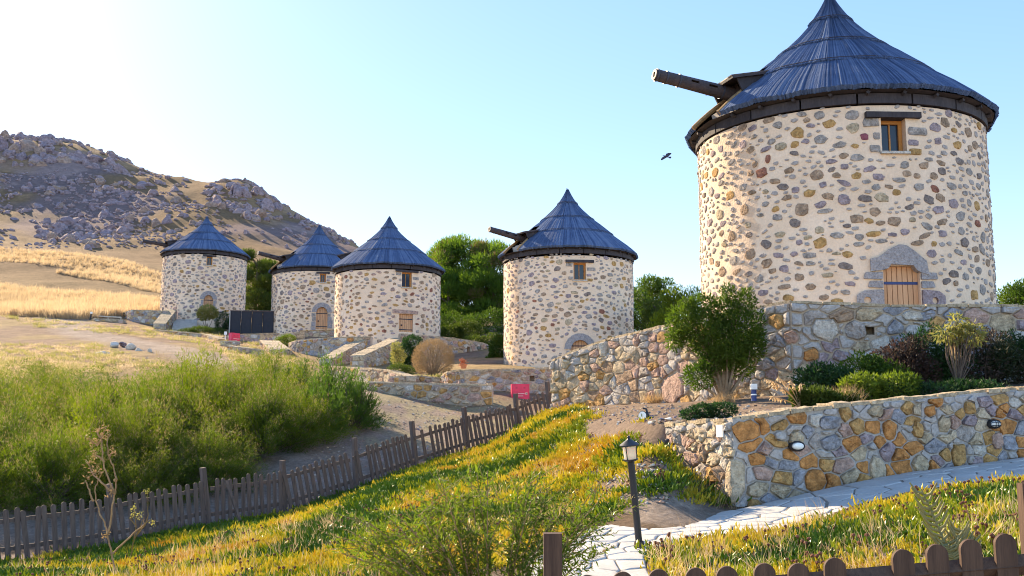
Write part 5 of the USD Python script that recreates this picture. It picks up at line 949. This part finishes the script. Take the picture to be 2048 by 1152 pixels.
xy = sample(rng, 1.3, 3.2, 12.2, 14.6, 60); P = np.column_stack([xy, ground(xy[:, 0], xy[:, 1])]); pt = shapely.points(xy[:, 0], xy[:, 1]); k = (~shapely.contains(BED, pt)) & (line_dist(xy[:, 0], xy[:, 1], PATH) > 1.35) & (meshkit.fbm(np.stack([xy[:, 0] * 2, xy[:, 1] * 2, 0 * xy[:, 0]], -1), 3, 44) > .42) & (shapely.distance(LOWLINE, pt) < .95); P, xy = P[k], xy[k]; scatter('ice_plant', 'golden ice plant patch at the foot of the garden wall corner', 'ice plant', IC, P, icetone(P, xy, rng, 0), rng, .9, 1.4, .12)
# dry grass between the ice plants, on the hump and along the bottom edge
GR = [(tuft(rng, 16, .20, .004, .5, .05), M['dry_straw'], False), (tuft(rng, 14, .28, .004, .35, .04), M['gold_grass'], False), (tuft(rng, 18, .12, .005, .7, .06), M['dry_twig'], False)]
xy = np.vstack([sample(rng, -9, 1, 9.5, 17, 12), sample(rng, .3, 8, 6.2, 13.5, 16)]); P = np.column_stack([xy, ground(xy[:, 0], xy[:, 1])]); n1 = meshkit.fbm(np.stack([xy[:, 0] * .7, xy[:, 1] * .7, 0 * xy[:, 0]], -1), 3, 71); px, py = to_px(P); keep = in_view(P) & (line_dist(xy[:, 0], xy[:, 1], PATH) > .6 + .4 * (xy[:, 1] > 11)) & (n1 > np.where(py > 1060, .44, .54)) & ~shapely.contains(BED, shapely.points(xy[:, 0], xy[:, 1])); side = np.interp(xy[:, 0], FENCE_XY[:, 0], FENCE_XY[:, 1]); keep &= side - xy[:, 1] > .4
P = P[keep]; scatter('dry_grass', 'thin dry straw grass mixed into the foreground ice plant', 'dry grass', GR, P, rng.choice(3, len(P), p=[.45, .3, .25]), rng, .7, 1.3, .08)
GG = [(tuft(rng, 26, .85, .028, .18, .16, .25), M['dry_straw'], False), (tuft(rng, 22, .7, .026, .25, .18, .3), M['dry_straw'], False)]
def hill_pts(rng, poly, n): b = np.array(poly, float); q = rng.uniform(b.min(0), b.max(0), (n * 3, 2)); q = q[shapely.contains(Polygon(poly), shapely.points(q[:, 0], q[:, 1]))][:n]; p, ok = ground_at(q[:, 0], q[:, 1], 40); return p[ok]
P = hill_pts(rng, [(-60, 580), (60, 588), (200, 598), (345, 608), (345, 630), (160, 640), (-60, 628)], 5200); scatter('tall_grass', 'tall golden grass glowing in the sun left of the farthest windmill', 'grass', GG, P, rng.integers(0, 2, len(P)), rng, .7, 1.2, .05)
P = np.vstack([hill_pts(rng, [(-60, 500), (100, 505), (250, 525), (330, 555), (330, 566), (200, 540), (-60, 522)], 1500), hill_pts(rng, [(110, 545), (230, 540), (330, 575), (330, 590), (200, 562)], 900)]); scatter('hill_grass', 'short golden grass on the slope below the rocks', 'grass', GG, P, rng.integers(0, 2, len(P)), rng, .35, .75, .05)
PG = [(tuft(rng, 30, .16, .012, .8, .12, .4), M['leaf_pale'], False), (tuft(rng, 30, .14, .010, .8, .14, .4), M['dry_straw'], False)]
P = np.vstack([hill_pts(rng, [(0, 632), (180, 650), (330, 655), (560, 690), (600, 730), (480, 735), (420, 690), (240, 670), (60, 655)], 900), hill_pts(rng, [(-40, 690), (200, 690), (330, 735), (100, 760), (-40, 760)], 700), hill_pts(rng, [(740, 795), (990, 806), (1060, 815), (980, 830), (800, 815)], 350)]); scatter('dirt_weeds', 'low pale weeds scattered over the dirt lot and along the track', 'weeds', PG, P, rng.integers(0, 2, len(P)), rng, .7, 1.8, .05)
# ---------------------------------------------------------------- picket fences
def picket_mesh(w, h, th=.02, n=7):
    a = np.linspace(0, math.pi, n); pl = Polygon([(-w / 2, 0), (w / 2, 0)] + [(w / 2 * math.cos(q), h - w / 2 + w / 2 * math.sin(q)) for q in a]); e = trimesh.creation.extrude_polygon(pl, th, engine='earcut'); v = np.array(e.vertices); return v[:, [0, 2, 1]] - [0, th / 2, 0], np.array(e.faces)[:, ::-1]
rng = np.random.default_rng(101)
fc = thing('picket_fence', 'long weathered grey picket fence climbing the bank from the left edge', 'fence', None, (0, 0, 0)); G = np.column_stack([FENCE_XY, ground(FENCE_XY[:, 0], FENCE_XY[:, 1])])
_zb = {22: 1125, 250: 1085, 430: 1047, 578: 1022, 718: 975, 835: 932, 937: 900, 1035: 870, 1100: 843}
for i in range(len(G)):
    a = G[i]; dvec = unit(G[min(i + 1, len(G) - 1)] - G[max(i - 1, 0)]); dh = unit(dvec * [1, 1, 0]); n = np.array([dh[1], -dh[0], 0]); up = unit(np.array([0, 0, 1]) - dh * (.13 + rng.normal() * .03) + n * rng.normal() * .03); s = np.cross(up, n)
    part(fc, 'post', MB().box(a + up * .45, (.10, .10, 1.35 + rng.normal() * .04), np.stack([s, n, up], 1)), M['wood_old'])
for i in range(len(G) - 1):
    a, b_ = G[i], G[i + 1]; d = b_ - a; L = np.linalg.norm(d); dv = d / L; dh = unit(d * [1, 1, 0]); n = np.array([dh[1], -dh[0], 0]); up = unit(np.cross(n, dv)) * (1 if np.cross(n, dv)[2] > 0 else -1); up = unit(up * 1.15 - np.array([0, 0, .15])); s = unit(np.cross(up, n)); s = s if s @ dv > 0 else -s
    for q, zz in enumerate((.20, .72)):
        p0, p1 = a + up * (zz + rng.normal() * .015) + n * .03, b_ + up * (zz + rng.normal() * .02) + n * .03; ax = unit(p1 - p0); part(fc, 'rail', MB().box((p0 + p1) / 2, (np.linalg.norm(p1 - p0) - .09, .035, .075), np.stack([ax, n, unit(np.cross(ax, n)) * (1 if np.cross(ax, n)[2] > 0 else -1)], 1)), M['wood_old'])
    k = int((L - .2) / .148)
    for q in range(k):
        if rng.random() < .06: continue
        p = a + dv * (.16 + (L - .3) * q / max(1, k - 1)) + n * .062; ln = rng.normal() * .025; u2 = unit(up + s * ln); v, f = picket_mesh(.092, .90 + rng.normal() * .02); part(fc, 'picket', (v @ np.stack([unit(np.cross(n, u2)) * -1 if False else s, n, u2]) + p + [0, 0, -.02], f), M['wood_old'])
bp = at(np.array([455., 483.]), np.array([960., 1040.]), 21.4); part(fc, 'brace', MB().tube(bp + [0, -.12, 0], .035, 4), M['wood_old'])
nf = thing('picket_fence', 'near brown picket fence across the bottom right corner', 'fence', None, (0, 0, 0)); Yf = 4.6
for px, top in ((1184, 1150), (1254, 1143), (1326, 1138), (1400, 1135), (1462, 1132), (1537, 1126), (1605, 1126), (1677, 1115), (1813, 1098), (1881, 1088), (1948, 1078), (2017, 1067)):
    v, f = picket_mesh(.0935, 1.0, .022, 15); p = at(px, top, Yf); up = unit([-.02, 0, 1]); part(nf, 'picket', (v @ np.stack([[1, 0, .02], [0, 1, 0], up]) + p - [0, 0, 1.0], f), M['wood_near'])
for zz, dz in ((0, -.2), (1, -.72)):
    p0, p1 = at(1100, 1148, Yf + .03), at(2050, 1072, Yf + .03); ax = unit(p1 - p0)
    if zz == 0: p0, p1 = at(1100, 1210, Yf + .03), at(2060, 1128, Yf + .03)
    else: p0, p1 = p0 + [0, 0, -.75], p1 + [0, 0, -.75]
    part(nf, 'rail', MB().tube([p0, p1], .045, 4), M['wood_near'])
for px, top, Y, w, dp in ((1105, 1066, Yf + .08, .081, .08), (2062, 966, Yf + .08, .105, .055)):
    p = at(px, top, Y); part(nf, 'post', MB().box(p - [0, 0, .75], (w, dp, 1.5)), M['wood_near'])

# ---------------------------------------------------------------- lamp post at the footpath
bs, tp = at(1280, 1106, 10.0), at(1262, 924, 9.9); t = thing('path_lamp', 'black lamp post with a small frosted lantern leaning beside the footpath', 'lamp post', None, bs); ax = tp - bs; L = np.linalg.norm(ax); ax = ax / L; e1 = unit(np.cross(ax, [0, 1, 0])); e2 = np.cross(e1, ax); e2 = e2 if e2[1] > 0 else -e2; Rl = np.stack([e1, e2, ax], 1)
part(t, 'base', MB().tube([-ax * .1, ax * .05, ax * .11], [.055, .055, .045], 12), M['bark']); part(t, 'pole', MB().tube([ax * .1, ax * L], .033, 16), M['black_paint'], 40); o = ax * L
part(t, 'base_plate', MB().tube([o - ax * .0, o + ax * .018, o + ax * .03], [.03, .07, .075], 12), M['black_paint'], 40)
lan = part(t, 'lantern', MB().tube([o + ax * .032, o + ax * .16], [.060, .068], 12), usdkit.material(stage, LK + 'frosted', {'p': ('principled_bsdf', {'base_color': (.86, .82, .74), 'roughness': .35, 'subsurface_weight': .3, 'subsurface_scale': .05}), 't': ('translucent_bsdf', {'color': (.9, .86, .76)}), 'm': ('mix_closure', {'fac': .5})}, [('p.BSDF', 'm.closure1'), ('t.BSDF', 'm.closure2')], surface='m.closure'), 40)
for q in range(4):
    a = q * math.pi / 2 + .6; dd = e1 * math.cos(a) + e2 * math.sin(a); part(lan, 'cage_bar', MB().tube([o + ax * .03 + dd * .066, o + ax * .165 + dd * .074], .005, 5), M['black_paint'])
part(t, 'cap', MB().tube([o + ax * .158, o + ax * .168, o + ax * .20, o + ax * .215, o + ax * .228], [.094, .094, .045, .02, .014], 16), M['black_paint'], 40); part(t, 'finial', MB().mesh(trimesh.creation.icosphere(2, .014)).tm().apply_translation(o + ax * .236), M['black_paint'], True)

# ---------------------------------------------------------------- oval wall lamps, plaque, small lights
def wall_spot(px, py, pts, out=.0):
    """a point on a wall line (plan polyline) seen at the picture point, with the outward normal"""
    d = ray(px, py); best = None
    for a, b_ in zip(pts[:-1], pts[1:]):
        a, b_ = np.array(a), np.array(b_); e = b_ - a; m = np.array([[d[0], -e[0]], [d[1], -e[1]]])
        if abs(np.linalg.det(m)) < 1e-9: continue
        s, u = np.linalg.solve(m, a)
        if 0 <= u <= 1 and s > 0 and (best is None or s < best[0]): n = unit([e[1], -e[0], 0]); best = (s, n)
    s, n = best; return np.array([0, 0, EYE]) + d * s + n * out, n
def oval_lamp(px, py, label, cage):
    p, n = wall_spot(px, py, LOW, .04); t = thing('wall_lamp', label, 'wall lamp', 'oval wall lamps along the footpath', p); s = np.cross([0, 0, 1], n); R_ = np.stack([s, n, [0, 0, 1]], 1)
    def ell(rx, rz, dp, k=3): v = trimesh.creation.icosphere(k, 1.0); q = np.array(v.vertices) * [rx, dp, rz]; return q @ R_.T, np.array(v.faces)
    a = np.linspace(0, 2 * math.pi, 25)[:-1]; b = MB(); ring = lambda rx, rz, y: np.stack([rx * np.cos(a), 0 * a + y, rz * np.sin(a)], 1) @ R_.T; j = np.arange(24); j2 = (j + 1) % 24
    b.add(np.vstack([ring(.112, .068, -.02), ring(.112, .068, .03), ring(.098, .055, .045), ring(.085, .045, .03)]), np.vstack([np.stack([k * 24 + j, k * 24 + j2, (k + 1) * 24 + j2, (k + 1) * 24 + j], 1) for k in range(3)])); part(t, 'housing', b, M['black_paint'], 40)
    v, f = ell(.086, .046, .055); part(t, 'glass', (v + n * .03, f), M['white_paint'], True)
    if cage:
        for zz in (-.02, .02): q = np.linspace(-1, 1, 9); part(t, 'guard_bar', MB().tube(np.stack([q * .09, .03 + .065 * np.sqrt(1 - (q * .92) ** 2), 0 * q + zz], 1) @ R_.T, .005, 5), M['black_paint'])
        for xx in (-.04, 0, .04): q = np.linspace(-1, 1, 9); part(t, 'guard_bar', MB().tube(np.stack([0 * q + xx, .03 + .062 * np.sqrt(1 - (q * .92) ** 2), q * .05], 1) @ R_.T, .005, 5), M['black_paint'])
oval_lamp(1589, 892, 'oval wall lamp with plain white glass, nearer one on the garden wall', False); oval_lamp(1982, 848, 'oval wall lamp with a black guard cage near the right edge', True)
p, n = wall_spot(1446, 862, LOW, .045); s = np.cross([0, 0, 1], n); t = thing('plaque', 'blank pale square plaque on the corner of the garden wall', 'plaque', None, p); part(t, 'tile', MB().box((0, 0, 0), (.155, .02, .155), np.stack([s, n, [0, 0, 1]], 1)), M['white_paint'])
p = np.array(on(1508, 17.0, 802)); t = thing('bollard_light', 'short blue and white bollard light in the bed before the wall', 'bollard light', None, p); part(t, 'body', MB().tube([[0, 0, 0], [0, 0, .19]], .045, 14), M['iron_blue'], 40); part(t, 'collar', MB().tube([[0, 0, .095], [0, 0, .115]], .049, 14), M['white_paint'], 40); part(t, 'head', MB().box((0, 0, .235), (.10, .10, .09)), M['white_paint'])
_g = ground_at(np.array([1288., 1297., 1342., 1508.]), np.array([842., 850., 842., 803.]), 12.5)[0]; p = _g[0] + [0, 0, .07]; t = thing('spotlight', 'small black spotlight with a round cream lens lying on the bank', 'spotlight', None, p); dv = unit([-.5, -.75, .05]); part(t, 'housing', MB().tube([-dv * .12, dv * .0, dv * .05], [.045, .07, .075], 16), M['black_paint'], 40); part(t, 'lens', MB().tube([dv * .051, dv * .058], .066, 16), M['white_paint'], 40); part(t, 'bracket', MB().tube([[.09, 0, -.07], [.04, .02, .11], [-.01, .03, .12]], .018, 6), M['black_paint'])
p0, p1 = _g[1], _g[2]; t = thing('plastic_pipe', 'white plastic pipe on the dirt beside the spotlight', 'pipe', None, p0); part(t, 'pipe', MB().tube([[0, 0, .02], (p1 - p0) + [0, 0, .02]], .022, 8), M['white_paint'], 40)
p0, p1 = at(1337, 880, 14.5), at(1290, 912, 14.3); t = thing('black_pipe', 'black pipe end sticking out of the bank beside the short wall', 'pipe', None, p0); part(t, 'pipe', MB().tube([[0, 0, 0], p1 - p0], .025, 8), M['black_paint'], 40)
# red fire cabinets
def cabinet(label, px, py0, py1, Y, w, depth, rz, leaf=True):
    p = np.array(on(px, Y, py1)); h = zat(px, py0, Y) - p[2]; t = thing('fire_cabinet', label, 'fire cabinet', 'red hose cabinets', p, rz); part(t, 'body', MB().box((0, depth / 2, h / 2), (w, depth, h)), M['red_paint']); d = part(t, 'door', MB().box((0, -.012, h * .5), (w * .93, .02, h * .92)), M['red_paint'])
    part(d, 'label_plate', MB().box((w * .33, -.026, h * .52), (w * .12, .008, h * .10)), M['wood_pale']); b = MB()
    for q in range(9): b.box((-w * .27 + w * .058 * q, -.0235, h * .51), (w * .045, .003, h * .028))
    for q in range(6): b.box((-w * .12 + w * .05 * q, -.0235, h * .40), (w * .035, .003, h * .02))
    part(d, 'lettering', b, M['white_paint']); part(d, 'handle', MB().box((w * .35, -.033, h * .52), (w * .04, .01, h * .05)), M['black_paint'])
    for q in (-1, 1): part(d, 'vent', MB().box((q * w * .22, -.0235, h * .80), (w * .10, .003, h * .03)), M['black_paint'])
cabinet('red hose cabinet standing before the grey wall by the end of the picket fence', 1041, 768, 808, 34.6, .60, .26, .10); cabinet('smaller looking red hose cabinet far back in the walled yard', 471, 666, 690, 63.2, .62, .3, .9)
# terracotta pots
def pot(label, px, py, Y, r, h, plant=False):
    t = thing('flower_pot', label, 'flower pot', None, on(px, Y, py)); part(t, 'pot', MB().tube([[0, 0, 0], [0, 0, h * .8], [0, 0, h * .8], [0, 0, h], [0, 0, h]], [r * .7, r * .95, r * 1.1, r * 1.1, r * .8], 14), M['terracotta'], 40)
    if plant: rng = np.random.default_rng(7); part(t, 'plant', blades(rng, rng.normal(size=(60, 3)) * r * .5 + [0, 0, h * 1.3], rng.normal(size=(60, 3)) + [0, 0, 1], .12, .05), M['terracotta'])
pot('orange pot with an orange plant on top of the grey wall', 927, 737, 36.7, .13, .16, True); pot('terracotta pot at the foot of the blue grey wall by the far stairs', 323, 664, 74.0, .32, .5)
# black netting screen between the far windmills
c0, c1 = at(459, 668, 72.5), at(546, 668, 71.5); t = thing('net_screen', 'black netting screen on a grey frame between the far windmills', 'screen', None, c0); d = c1 - c0; L = np.linalg.norm(d[:2]); u = unit(d * [1, 1, 0]); n = np.array([u[1], -u[0], 0]); B_ = np.stack([u, n, [0, 0, 1]], 1); h = zat(459, 622, 72.5) - c0[2]
for q in range(4): part(t, 'net_panel', MB().add(np.array([u * (L * q / 4 + .03) + [0, 0, .02], u * (L * (q + 1) / 4 - .03) + [0, 0, .02], u * (L * (q + 1) / 4 - .03) + [0, 0, h * (1 - .10 * (q + 1) / 4)], u * (L * q / 4 + .03) + [0, 0, h * (1 - .10 * q / 4)]]), [[0, 1, 2, 3]]), M['net'])
for q in range(5): hh = h * (1 - .10 * q / 4); part(t, 'frame_post', MB().box(u * L * q / 4 + n * .03 + [0, 0, hh / 2], (.07 if q == 0 else .03, .05, hh), B_), M['mortar_grey'] if q == 0 else M['net'])
part(t, 'top_rail', MB().tube([[0, 0, h + .03], u * L + [0, 0, h * .9 + .03]], .035, 4), M['wood_old'])
p = np.array(on(178, 75.2, 648)); t = thing('lamp_stake', 'thin dark lamp stake with a white head by the far low wall', 'lamp', None, p); part(t, 'stake', MB().tube([[0, 0, 0], [.12, 0, .75]], .05, 6), M['black_paint']); part(t, 'head', MB().box((.14, 0, .83), (.13, .13, .13)), M['white_paint'])
p0, p1 = at(190, 632, 77), at(243, 635, 77); t = thing('hand_rail', 'pale rail above the low brown rubble wall at the far left', 'rail', None, p0); part(t, 'bar', MB().tube([[0, 0, 0], p1 - p0], .05, 6), M['wood_pale']); [part(t, 'rail_post', MB().tube([(p1 - p0) * f, (p1 - p0) * f - [0, 0, .8]], .035, 6), M['wood_pale']) for f in (.02, .5, .98)]
t = thing('small_sign', 'small white square sign on the curved low wall below the citrus tree', 'sign', None, on(451, 63.2, 669)); part(t, 'plate', MB().box((0, 0, .08), (.18, .02, .2)), M['white_paint']); part(t, 'stake', MB().box((0, .02, -.15), (.03, .02, .4)), M['white_paint'])
p = np.array(on(958, 55.5, 696)); t = thing('flood_light', 'small dark floodlight on the curved wall right of the round bush', 'lamp', None, p); part(t, 'housing', MB().box((0, 0, 0), (.22, .14, .16)), M['black_paint']); part(t, 'arm', MB().tube([[0, .1, -.1], [0, 0, -.05]], .03, 6), M['black_paint']); part(t, 'lens', MB().box((0, -.075, 0), (.17, .01, .11)), M['glass'])

# ---------------------------------------------------------------- the bird
import manifold3d as mf
Yb = 60.0; c0 = at(1332.5, 312.5, Yb); t = thing('bird', 'dark bird of prey gliding with spread wings left of the largest windmill', 'bird', None, c0)
q = lambda x_, y_, dy=0.0: at(1300 + x_ / 25.6, 290 + y_ / 25.6, Yb) - c0 + [0, dy, 0]
def chain(ps, rs):
    out = mf.Manifold()
    for (a, ra), (b, rb) in zip(zip(ps[:-1], rs[:-1]), zip(ps[1:], rs[1:])): out += mf.Manifold.batch_hull([mf.Manifold.sphere(ra, 10).translate(list(map(float, a))), mf.Manifold.sphere(rb, 10).translate(list(map(float, b)))])
    return out
body = chain([q(640, 545), q(700, 545), q(760, 560), q(850, 590), q(940, 610)], [.006, .024, .032, .062, .03])
def sheet(pts, th): return mf.Manifold.hull_points([list(map(float, q(x_, y_, dy + s * th))) for x_, y_, dy in pts for s in (-1, 1)])
body += sheet([(790, 545, 0), (840, 430, .06), (990, 545, .04), (860, 610, 0), (960, 385, .10), (1010, 520, .06)], .012); body += sheet([(960, 385, .10), (1060, 375, .14), (1130, 390, .16), (1080, 450, .14), (1010, 520, .08)], .006)
body += sheet([(770, 570, 0), (690, 595, -.05), (620, 650, -.09), (700, 745, -.09), (840, 650, 0), (860, 600, 0)], .012); body += sheet([(620, 650, -.09), (560, 720, -.12), (535, 800, -.15), (600, 810, -.15), (700, 745, -.09)], .006); body += sheet([(920, 600, 0), (1080, 590, .02), (1095, 625, .02), (1060, 690, .02), (1000, 680, .02), (930, 630, 0)], .006)
m_ = body.to_mesh(); part(t, 'body', (m_.vert_properties[:, :3], m_.tri_verts), plain('feather_dark', (.035, .028, .045), .7), 40)

# ---------------------------------------------------------------- boulders of the ridge and loose rocks
def boulder_shape(rng, k=2):
    s = trimesh.creation.icosphere(k); v = np.array(s.vertices); n = dirs(rng, 15); o = rng.uniform(.5, 1.0, 15); d = v @ n.T; sc = np.where(d > .05, o / np.maximum(d, .05), 9).min(1); v = v * np.minimum(sc, 1)[:, None]; return v * (1 + .34 * (meshkit.fbm(v * 2.6, 3, int(rng.integers(99))) - .5))[:, None], np.array(s.faces)
rng = np.random.default_rng(110); SHP = [boulder_shape(rng) for _ in range(14)]; SHL = [boulder_shape(rng, 1) for _ in range(14)]
def boulder(p, r, sq, shp, rng): v, f = shp; a = rotz(rng.uniform(0, 6.28)); return (v * (r * rng.uniform(.85, 1.3), r * rng.uniform(.75, 1.1), r * sq)) @ a.T @ trimesh.transformations.rotation_matrix(rng.normal() * .25, [1, .3, 0])[:3, :3].T + p, f
ZONES = [  # picture outline, count, smallest and largest radius in picture points
 ([(-20, 272), (90, 274), (200, 300), (262, 332), (250, 352), (130, 330), (-20, 330)], 130, 6, 22), ([(195, 300), (330, 345), (440, 362), (430, 385), (300, 372), (200, 335)], 60, 6, 14), ([(430, 358), (500, 362), (560, 415), (585, 440), (520, 448), (440, 420), (400, 390)], 120, 6, 18),
 ([(570, 428), (650, 450), (712, 486), (690, 492), (600, 456)], 60, 6, 13), ([(-20, 350), (110, 350), (270, 375), (400, 400), (430, 440), (330, 470), (200, 480), (90, 440), (-20, 440)], 200, 4, 14), ([(60, 440), (250, 430), (290, 470), (200, 500), (60, 490)], 90, 6, 20), ([(-20, 470), (40, 460), (20, 500), (-20, 500)], 14, 5, 12),
 ([(480, 470), (560, 450), (660, 480), (600, 500), (520, 495)], 30, 4, 10), ([(330, 470), (440, 450), (470, 480), (350, 500)], 20, 4, 9), ([(100, 350), (330, 372), (430, 420), (250, 420), (100, 400)], 80, 5, 15)]
rk = []
for poly, n, a, b_ in ZONES:
    q = np.array(poly, float); pq = rng.uniform(q.min(0), q.max(0), (n * 6, 2)); pq = pq[shapely.contains(Polygon(poly), shapely.points(pq[:, 0], pq[:, 1]))][:n]; p, ok = ground_at(pq[:, 0], pq[:, 1], 60); r = a + (b_ - a) * rng.random(len(pq)) ** 2.2
    rk += [(p[i], r[i] * p[i, 1] / F, r[i]) for i in range(len(pq)) if ok[i]]
rpx = np.concatenate([np.linspace(-30, 260, 60), np.linspace(260, 440, 34), np.linspace(440, 720, 64)]); d_ = ray(rpx, np.full(len(rpx), 576.0)); ys = np.arange(195, 330, 1.5)
XX = (d_[:, 0] / d_[:, 1])[:, None] * ys; ZZ = ground(XX, np.broadcast_to(ys, XX.shape), False); kk = np.argmax((ZZ - EYE) / ys, 1)
for i, k in enumerate(kk): r = rng.uniform(5, 11) * (1.35 if rpx[i] < 260 or 440 < rpx[i] < 570 else .75); rk.append((np.array([XX[i, k], ys[k], ZZ[i, k] - .2]), r * ys[k] / F, r))
rk.sort(key=lambda q: -q[2]); hb = thing('rocky_ridge', 'weathered grey boulders cropping out along the far ridge', 'rocks', kind='structure'); rest = MB(); bm = ['boulder_a', 'boulder_a', 'boulder_c', 'boulder_b']
for i, (p, r, _) in enumerate(rk):
    if i < 295: v, f = boulder(p - [0, 0, r * .25], r, rng.uniform(.7, 1.4), SHP[i % 14], rng); part(hb, 'boulder', (v, f), M[bm[int(rng.integers(4))]], 18)
    else: v, f = boulder(p, r, rng.uniform(.6, 1.1), SHL[i % 14], rng); rest.add(v, f)
q = rng.uniform((-30, 340), (480, 500), (2600, 2)); n_ = meshkit.fbm(np.stack([q[:, 0] / 60, q[:, 1] / 22, 0 * q[:, 0]], -1), 3, 5); q = q[n_ > .48]; p, ok = ground_at(q[:, 0], q[:, 1], 100)
for i in np.nonzero(ok)[0]: v, f = boulder(p[i], rng.uniform(1.8, 5) * p[i, 1] / F, rng.uniform(.6, 1), SHL[i % 14], rng); rest.add(v, f)
part(hb, 'small_boulders', rest, M['boulder_a'], False, kind='stuff')
for i, (px, py, Y, r) in enumerate([(228, 694, 56, .38), (246, 690, 56.5, .22), (262, 697, 55, .30), (278, 704, 54, .26), (205, 716, 52, .45), (300, 706, 53.5, .2), (160, 722, 51, .3), (120, 716, 52, .28)]):
    v, f = boulder(np.array([0, 0, r * .25]), r, .7, SHP[i], rng); t = thing('loose_rock', ['largest pale rock at the edge of the dirt track', 'small dark rock second in the row down the track edge', 'flat rock third along the track edge', 'rock nearest the track bend', 'broad low rock in the dry grass left of the track', 'last small rock down the track edge', 'rock in the dry grass above the back row shrubs', 'leftmost rock on the dry grass mound'][i], 'rock', 'rocks along the dirt track', on(px, Y, py)); part(t, 'stone', (v, f), M['pale' if i != 1 else 'boulder_c'], 35)
SHR = [(SHL[i][0], SHL[i][1]) for i in range(4)]
P = np.vstack([hill_pts(rng, [(600, 945), (760, 885), (900, 850), (860, 890), (720, 960), (600, 1000)], 500), hill_pts(rng, [(1200, 815), (1420, 808), (1420, 845), (1330, 850), (1180, 845)], 300) if False else np.zeros((0, 3))]) if False else None
q = np.vstack([rng.uniform((620, 880), (1000, 1000), (700, 2)), rng.uniform((1180, 812), (1600, 850), (500, 2)), rng.uniform((1180, 930), (1340, 1010), (420, 2)), rng.uniform((200, 660), (620, 740), (500, 2)), rng.uniform((740, 800), (1050, 860), (400, 2))]); p, ok = ground_at(q[:, 0], q[:, 1], 9); p = p[ok]
scatter('pebbles', 'small stones and clods strewn over the bare dirt', 'pebbles', [((v * .05 * [1, 1, .7], f), M[m_], False) for (v, f), m_ in zip(SHR, ('boulder_a', 'boulder_b', 'pale', 'tan'))], p, rng.integers(0, 4, len(p)), rng, .25, .9, .2)
